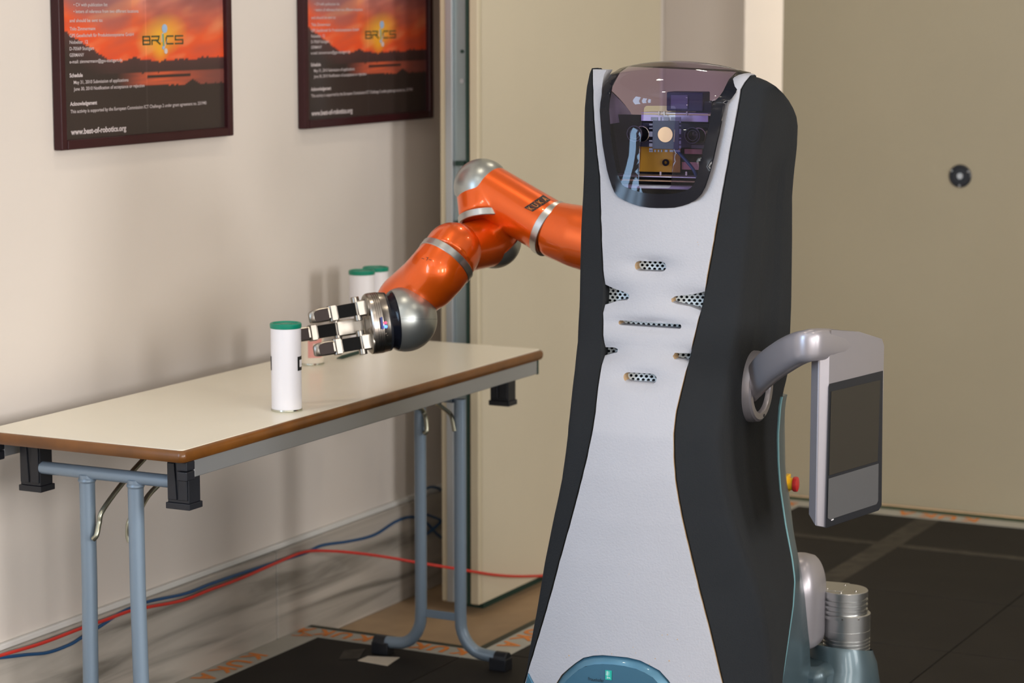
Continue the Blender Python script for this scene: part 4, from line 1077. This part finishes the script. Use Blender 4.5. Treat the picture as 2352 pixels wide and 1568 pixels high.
# section perpendicular to z: (t, n) with a ridge between the end face and the front chamfer
sec = [(-.004, -.0365), (-.0165, -.016), (-.0165, -.013), (-.004, -.0008), (0, 0), (.5 * t1, 0), (.92 * t1, 0), (.985 * t1, -.002), (t1, -.007), (t1, -.026), (.97 * t1, -.034), (.9 * t1, -.0365), (.4 * t1, -.0365)]
mb = MB(); loops = []
NZ = 30
for k in range(NZ + 1):
    f = k / NZ; lp = []
    for t_, n_ in sec:
        zt_, zb_ = ztop_p(t_), zbot_p(t_)
        if t_ < -.003: zt_ = zpx(1878, 806)
        if n_ < -.02: zb_ += .020 ; zt_ -= .004
        elif n_ < -.01 and t_ < 0: zb_ += .004
        lp.append(pw(t_, zb_ + (zt_ - zb_) * f, n_))
    loops.append(lp)
mb.loft(loops)
tab_o = mb.build('touch_panel', 'silver_shell', robot, angle=28, bevel=.0025, seg=3, label='silver flip-out touch panel frame')
def pquad(name, m, pxs, off0, off1, parent=tab_o):
    mb = MB(); mb.loft([[pp(x, y, o_) for x, y in pxs] for o_ in (off0, off1)]); return mb.build(name, m, parent, smooth=False, bevel=.0006, seg=1)
pquad('panel_bezel', 'black_gloss' if 0 else 'black_plastic', [(1904, 888), (1906, 881), (2028, 851), (2025, 1160), (2018, 1172), (1896, 1213)], -.0005, .0012)
pquad('screen', 'screen', [(1909, 899), (2022, 872), (2016, 1059), (1904, 1092)], .001, .0020)
pquad('lower_panel', 'grey_plate', [(1903, 1099), (2018, 1064), (2017, 1150), (2013, 1158), (1906, 1193), (1901, 1190)], .001, .0022)
pquad('indicator', 'white_can', [(1909, 1193), (1915, 1190.5), (1915, 1193.5), (1909, 1196)], .001, .0022)
# handle: flattened tube from the ring to the top of the panel
dC = (C0 + SN * .012 - EYE).dot(CF); dP = (pp(1884, 790, -.0175) - EYE).dot(CF)
hp_ = [(at(1722, 897, dC + .004), .046, .013), (at(1731, 880, dC * .8 + 4.33 * .2), .056, .015), (at(1746, 861, dC * .55 + 4.33 * .45), .060, .016), (at(1770, 839, dC * .25 + 4.33 * .75), .061, .017), (at(1802, 817, 4.335 * .7 + dP * .3), .061, .017), (at(1832, 801, 4.325 * .4 + (dP - .03) * .6), .058, .018), (at(1858, 793, dP - .02), .056, .0185), (pp(1884, 790, -.0175), .056, .0185), (pp(1908, 790, -.0178), .054, .0185), (pp(1935, 792, -.0182), .050, .0182), (pp(1960, 796, -.0186), .044, .0175)]
cen = smooth_path([p[0] for p in hp_], 6); n_ = len(cen); loops = []
for i, p in enumerate(cen):
    f_i = i / (n_ - 1) * (len(hp_) - 1); i0 = min(int(f_i), len(hp_) - 2); fr = f_i - i0
    wd_ = hp_[i0][1] * (1 - fr) + hp_[i0 + 1][1] * fr; th_ = hp_[i0][2] * (1 - fr) + hp_[i0 + 1][2] * fr
    tg = (cen[min(i + 1, n_ - 1)] - cen[max(i - 1, 0)]).normalized(); side_ = tg.cross(ZV).normalized(); up_ = side_.cross(tg).normalized()
    lp = []
    for k in range(24):
        a2 = 2 * math.pi * k / 24; e = 2 / 3.4
        lp.append(p + up_ * (wd_ / 2 * math.copysign(abs(math.cos(a2)) ** e, math.cos(a2))) + side_ * (th_ * math.copysign(abs(math.sin(a2)) ** e, math.sin(a2))))
    loops.append(lp)
mb = MB(); mb.loft(loops); mb.build('handle', 'silver_shell', tab_o, angle=50)

# ---------------- orange arm
def remesh(name, mb, m, voxel=.0035, it=12, parent=robot, label=None):
    o = mb.build('tmp', None if mb.m else m, None); me0 = o.data
    r_ = o.modifiers.new('r', 'REMESH'); r_.mode = 'VOXEL'; r_.voxel_size = voxel
    s_ = o.modifiers.new('s', 'SMOOTH'); s_.factor = .6; s_.iterations = it
    dg = bpy.context.evaluated_depsgraph_get(); me = bpy.data.meshes.new_from_object(o.evaluated_get(dg))
    bpy.data.objects.remove(o); me.name = name; me.materials.clear(); me.materials.append(M[m]); me.shade_smooth()
    o = bpy.data.objects.new(name, me); COL.objects.link(o); attach(o, parent)
    if label: o['label'] = label
    return o
def cone(mb, a, b, ra, rb): mb.tube([a.lerp(b, k / 6) for k in range(7)], [ra + (rb - ra) * k / 6 for k in range(7)], 40)
S0 = at(1440, 575, 4.92); RG1 = at(1266, 525, 5.0); E1 = at(1108, 430, 5.085); RG2 = at(1113, 499, 5.06); JC = at(1134, 553, 5.09)
DD = at(1040, 576, 4.99); RG3 = at(1026, 597, 4.975); EE = at(985, 645, 4.98); EF = at(925, 692, 5.035); BL = at(930, 733, 4.965)
r1 = .0575
mb = MB(); cone(mb, RG1 + (S0 - RG1).normalized() * .0, E1, r1 * 1.0, r1 * .98); mb.sphere(E1, r1 * 1.01); cone(mb, E1, RG2, r1 * .97, r1 * .93)
l1 = remesh('arm_link', mb, 'orange', it=22, label='glossy orange upper arm link')
mb = MB(); cone(mb, RG1, RG1.lerp(S0, .35), r1 * 1.0, r1 * 1.12); cone(mb, RG1.lerp(S0, .35), RG1.lerp(S0, .75), r1 * 1.12, r1 * 1.15); mb.sphere(RG1.lerp(S0, .85), r1 * 1.15); cone(mb, RG1.lerp(S0, .85), rl(-.02, .30, RG1.lerp(S0, .85).z - .10), r1 * 1.0, r1)
remesh('arm_link', mb, 'orange', it=14, label='glossy orange shoulder link')
def ring_at(c_, ax, r, w_, parent=robot):
    r += .0012
    mb = MB(); mb.lathe(c_, ax, [(r - .006, -w_), (r, -w_), (r + .0008, -w_ + .001), (r + .0008, w_ - .001), (r, w_), (r - .006, w_)], 72)
    mb.use('alu'); o = mb.build('joint_ring', 'alu', parent, angle=30, label='silver joint ring'); return o
ax1 = (E1 - RG1).normalized()
# the rings sit square to the links they join
g1 = (RG1 + ax1 * .0)
ring_at(g1, ax1, r1 * 1.0 + .0005, .0085)
ax2 = (RG2 - E1).normalized()
ring_at(RG2 + ax2 * .004, (ax2 + Vector((0, .12, 0))).normalized(), r1 * .93, .0075)
mb = MB(); cone(mb, RG2 + ax2 * .008, JC, r1 * .90, r1 * .98); mb.sphere(JC, r1 * .98); cone(mb, JC, DD, r1 * .92, r1 * .86)
remesh('arm_link', mb, 'orange', it=18, label='glossy orange elbow link')
ax3 = (EE - DD).normalized()
mb = MB(); mb.sphere(DD, r1 * 1.03); cone(mb, DD, RG3, r1 * 1.03, r1 * 1.03)
remesh('arm_link', mb, 'orange', it=6, label='glossy orange forearm joint')
a3 = (at(905, 745, 4.92) - at(1040, 576, 4.99)).normalized()
g3 = RG3 + a3 * .002
ring_at(g3, a3, r1 * 1.045, .0080)
mb = MB(); cone(mb, RG3 + a3 * .001, RG3 + a3 * .030, r1 * 1.06, r1 * 1.06)
for k in range(9): mb.sphere((RG3 + a3 * .030).lerp(EE, k / 8), r1 * 1.06); mb.sphere(EE, r1 * 1.06); cone(mb, EE, EF, r1 * 1.04, r1 * .98); mb.sphere(EF, r1 * .96)
l4 = remesh('arm_link', mb, 'orange', it=16, label='glossy orange forearm link')
def cap_on(c_, ax, r, h0):             # spherical cap beyond height h0 along ax
    pr = []; a0 = math.acos(h0 / r)
    for k in range(15): t_ = a0 * (1 - k / 14); pr.append((r * math.sin(t_), r * math.cos(t_)))
    mb = MB(); mb.lathe(c_, ax, [(pr[0][0] - .004, pr[0][1])] + pr, 64); return mb.build('joint_cap', 'silver_ball', robot, label='satin silver joint cap')
cap_on(E1, (-CF * .42 + CU * .80 - Vector((1, 0, 0)) * .46).normalized(), r1 * 1.045, .016)
cap_on(JC, (CF * .45 - CU * .75 + Vector((1, 0, 0)) * .50).normalized(), r1 * 1.01, .012)
# wrist ball
rb = .0663
HX = (Vector((-1, 0, 0)) * .95 - CF * .27 - CU * .13).normalized()      # out of the palm
a_c = math.asin(.023 / rb)
mb = MB(); mb.lathe(BL, HX, [(rb * math.cos(-math.pi / 2 + (a_c + math.pi / 2) * k / 40), rb * math.sin(-math.pi / 2 + (a_c + math.pi / 2) * k / 40)) for k in range(41)] + [(0, .023)], 72); ball = mb.build('wrist_ball', 'silver_ball', robot, label='satin silver wrist ball')
mb = MB(); mb.lathe(BL, CU, [(rb - .001, -.0003), (rb + .0002, -.0002), (rb + .0002, .0002), (rb - .001, .0003)], 80); mb.build('seam_line', 'void', ball)
# lettering on the arm, laid on its surface
def bvh(o):
    return BVHTree.FromPolygons([tuple(v.co) for v in o.data.vertices], [tuple(p.vertices) for p in o.data.polygons])
def lay(tree, px, py, off):
    d = ray(px, py).normalized(); h_, n_, i_, _ = tree.ray_cast(EYE, d)
    if h_ is None: return None
    return h_ - d * off
def lay_quad(tree, name, m, q, off, parent, n=4):
    (a_, b_, c_, d_) = [Vector(p) for p in q]; V = []
    for i in range(n + 1):
        for j in range(n + 1):
            p = a_.lerp(b_, i / n).lerp(d_.lerp(c_, i / n), j / n); h_ = lay(tree, p.x, p.y, off)
            if h_ is None: return
            V.append(h_)
    mb = MB(); mb.add(V, [(i * (n + 1) + j, (i + 1) * (n + 1) + j, (i + 1) * (n + 1) + j + 1, i * (n + 1) + j + 1) for i in range(n) for j in range(n)])
    return mb.build(name, m, parent)
def lay_text(tree, name, m, s, q, off, parent):
    (a_, b_, c_, d_) = [Vector(p) for p in q]; vs, fs, _ = text_geo(s); V = []
    for x, y in vs:
        p = a_.lerp(b_, x).lerp(d_.lerp(c_, x), y); h_ = lay(tree, p.x, p.y, off)
        if h_ is None: return
        V.append(h_)
    mb = MB(); mb.add(V, fs); return mb.build(name, m, parent, smooth=False)
tr1 = bvh(l1)
A0, A1, B1, B0 = Vector((1223, 486)), Vector((1266, 459)), Vector((1248, 447)), Vector((1203, 477))
for k, ch in enumerate('KUKA'):
    f0, f1 = k / 4 + .008, (k + 1) / 4 - .008
    lo0, lo1 = A0.lerp(A1, f0), A0.lerp(A1, f1); hi0, hi1 = B0.lerp(B1, f0), B0.lerp(B1, f1)
    lay_quad(tr1, 'logo_box', 'ink', (lo0, lo1, hi1, hi0), .0006, l1)
    def mm(a_, b_, t_): return a_.lerp(b_, t_)
    i0, i1, j0, j1 = mm(lo0, lo1, .2), mm(lo0, lo1, .8), mm(hi0, hi1, .2), mm(hi0, hi1, .8)
    lay_text(tr1, 'logo_letter', 'orange_logo', ch, (i0.lerp(j0, .18), i1.lerp(j1, .18), i1.lerp(j1, .82), i0.lerp(j0, .82)), .0010, l1)
# small plate lettering on the two rings
def ring_letters(c_, ax, r, ang, toward, flip=1):
    ax = ax.normalized(); u = (toward - ax * toward.dot(ax)).normalized(); w_ = ax.cross(u)
    for k, ch in enumerate('KUKA'):
        a2 = ang + flip * k * .155; mb = MB(); V = []
        for zz_ in (-.0055, .0055):
            for j in range(4):
                b2 = a2 + flip * .145 * j / 3; V.append(c_ + ax * zz_ + (u * math.cos(b2) + w_ * math.sin(b2)) * (r + .0011))
        mb.add(V, [(j, j + 1, j + 5, j + 4) for j in range(3)]); mb.build('logo_box', 'ink', robot)
        vs, fs, _ = text_geo(ch); mb = MB()
        mb.add([c_ + ax * (-.004 + .008 * y) * (1 if flip > 0 else -1) + (u * math.cos(a2 + flip * (.025 + .095 * x)) + w_ * math.sin(a2 + flip * (.025 + .095 * x))) * (r + .0015) for x, y in vs], fs); mb.build('logo_letter', 'alu_soft', robot, smooth=False)
ring_letters(g3, a3, r1 * 1.045, -.45, -CF, -1)
ring_letters(g1, ax1, r1 * 1.0, .75, -CF, 1)
tr4 = bvh(l4)
lay_text(tr4, 'small_print', 'ink', '~ 7~', ((968, 596), (991, 600), (991, 592), (968, 588)), .0006, l4)

# ---------------- three-finger gripper
HZ = (CU - HX * CU.dot(HX)).normalized(); HZ = (HZ + HX.cross(HZ) * .06).normalized(); HY = HZ.cross(HX).normalized()    # up, and across
PC = BL + HX * .0605                   # palm centre
def hd(x, y, z): return PC + HX * x + HY * y + HZ * z
def sgnY(): return 1 if (hd(0, 1, 0) - PC).dot(CF) < 0 else -1      # +y towards the camera?
sy = sgnY()
def palm_loop(x, r, flat=.0):
    out = []
    for k in range(48):
        t_ = 2 * math.pi * k / 48
        rr = r * (1 + .045 * math.cos(3 * (t_ - math.pi)))         # slightly three-cornered
        out.append(hd(x, sy * rr * math.cos(t_) * .95, rr * math.sin(t_)))
    return out
mb = MB(); lps = []
xs = [(-.018, .052), (-.0172, .0600), (-.006, .0615)]
for k in range(4): xs += [(-.004 + k * .0042, .0622), (-.0036 + k * .0042, .0610), (-.0026 + k * .0042, .0610), (-.0022 + k * .0042, .0622)]
xs += [(.0165, .0615), (.0195, .0595), (.020, .052)]
mb.loft([palm_loop(x, r) for x, r in xs]); palm = mb.build('gripper_palm', 'steel', robot, angle=25, label='polished steel gripper palm')
mb = MB(); mb.loft([palm_loop(x, r) for x, r in ((-.024, .050), (-.022, .0590), (-.0175, .0600), (-.017, .055))]); mb.build('rear_gasket', 'black_plastic', palm)
mb = MB(); mb.lathe(BL + HX * .0225, HX, [(0, 0), (.0600, 0), (.0612, .002), (.0600, .0045), (.0560, .009), (.0530, .0225), (0, .0225)], 64); mb.build('wrist_collar', 'black_gloss', robot, label='glossy black wrist collar')
mb = MB(); mb.lathe(hd(.0195, 0, 0), HX, [(0, 0), (.040, 0), (.040, .0015), (0, .0015)], 40); mb.build('palm_plate', 'chrome', palm)
# status lights and sticker on the palm rim, on the side towards the camera
def rim_pt(px, py):
    q = at(px, py, 4.83); d = ray(px, py)
    best = None
    for k in range(400):
        p = EYE + d * (4.76 + k * .0006); l_ = p - PC; x = l_.dot(HX); rr = math.hypot(l_.dot(HY), l_.dot(HZ))
        if rr <= .0618: best = p; break
    return best if best is not None else q
for px, py, m, r in ((886, 741, 'led_red', .0024), (886.5, 750, 'led_blue', .003)):
    p = rim_pt(px, py); nrm = (p - PC - HX * (p - PC).dot(HX)).normalized()
    mb = MB(); mb.lathe(p, nrm, [(0, -.004), (r, -.004), (r, .0005), (r * .5, .0015), (0, .0018)], 14); mb.build('status_light', m, palm)
p = rim_pt(877.5, 742); nrm = (p - PC - HX * (p - PC).dot(HX)).normalized(); mb = MB(); mb.box(p, (nrm, HX, nrm.cross(HX)), (.0012, .0023, .0125)); st = mb.build('sticker', 'label_blue', palm, bevel=.001)
p = rim_pt(889.5, 768); nrm = (p - PC - HX * (p - PC).dot(HX)).normalized(); mb = MB(); mb.lathe(p, nrm, [(0, -.003), (.0025, -.003), (.0025, .0008), (0, .0003)], 14); mb.build('bolt', 'chrome', palm)
def finger(y, z, x0, tip_drop, label):
    """knuckle, ribbed proximal link, hinge and padded fingertip; y across, z up at the root"""
    fx = (HX + HZ * tip_drop).normalized(); fz = (HZ - fx * HZ.dot(fx)).normalized(); fy = fz.cross(fx).normalized()
    o = hd(x0, y, z)
    def L(a, b, c_): return o + fx * a + fy * b + fz * c_
    ys = sy
    mb = MB(); mb.lathe(hd(.018, y, z), HX, [(0, 0), (.0265, 0), (.0265, .003), (.0225, .006), (0, .006)], 40)
    root_ = mb.build('finger_base', 'chrome', robot, angle=30, label=label)
    mb = MB(); mb.box(L(.008 - (x0 - .022) / 2, 0, 0), (fx, fy, fz), (.012 + (x0 - .022) / 2, .013, .0165)); mb.build('knuckle', 'chrome', root_, bevel=.003)
    mb = MB(); mb.lathe(L(.019, ys * .004, -.0245), fz, [(0, 0), (.0078, 0), (.0085, .001), (.0085, .0115), (.0070, .0122), (.0070, .0368), (.0085, .0375), (.0085, .048), (.0078, .049), (0, .049)], 28); mb.build('knuckle_axle', 'chrome', root_, angle=30)
    mb = MB(); mb.box(L(.046, 0, 0), (fx, fy, fz), (.027, .0095, .0135)); mb.build('proximal_link', 'steel', root_, bevel=.0015)
    mb = MB(); mb.box(L(.0415, ys * .0105, 0), (fx, fy, fz), (.0175, .0025, .0128))
    for k in range(10): mb.box(L(.0415, ys * .0132, -.0115 + k * .00255), (fx, fy, fz), (.0175, .0012, .0008))
    mb.build('ribbed_pad', 'black_rib', root_, smooth=False)
    mb = MB(); mb.lathe(L(.070, 0, -.0165), fz, [(0, 0), (.0075, 0), (.0082, .001), (.0082, .032), (.0075, .033), (0, .033)], 28); mb.box(L(.067, ys * .006, 0), (fx, fy, fz), (.006, .006, .0155)); mb.build('hinge_barrel', 'chrome', root_, bevel=.0008, angle=30)
    # fingertip: tapered block with rounded nose
    mb = MB(); loops = []
    for a, hz, hy2, dz in ((.074, .0142, .0088, 0), (.096, .0142, .0088, 0), (.108, .0136, .0080, -.0002), (.115, .0115, .0066, -.001), (.118, .0090, .0045, -.0015)):
        loops.append([L(a, b * hy2, c_ * hz + dz) for b, c_ in ((-1, -.6), (-.6, -1), (.6, -1), (1, -.6), (1, .6), (.6, 1), (-.6, 1), (-1, .6))])
    mb.loft(loops); mb.build('fingertip', 'chrome', root_, bevel=.0008, angle=30)
    mb = MB(); lo = [(.078, -.0118), (.104, -.0118), (.108, -.006), (.108, .006), (.104, .0100), (.094, .0118), (.078, .0118)]
    mb.loft([[L(a, ys * b, c_) for a, c_ in lo] for b in (.0075, .0100)]); mb.build('fingertip_pad', 'rubber_pad', root_, smooth=False, bevel=.0006)
finger(sy * .018, .0335, .022, -.045, 'upper steel finger')
finger(sy * .020, -.0355, .022, -.03, 'lower steel finger')
finger(-sy * .042, .000, .056, -.02, 'rear steel finger behind the other two')
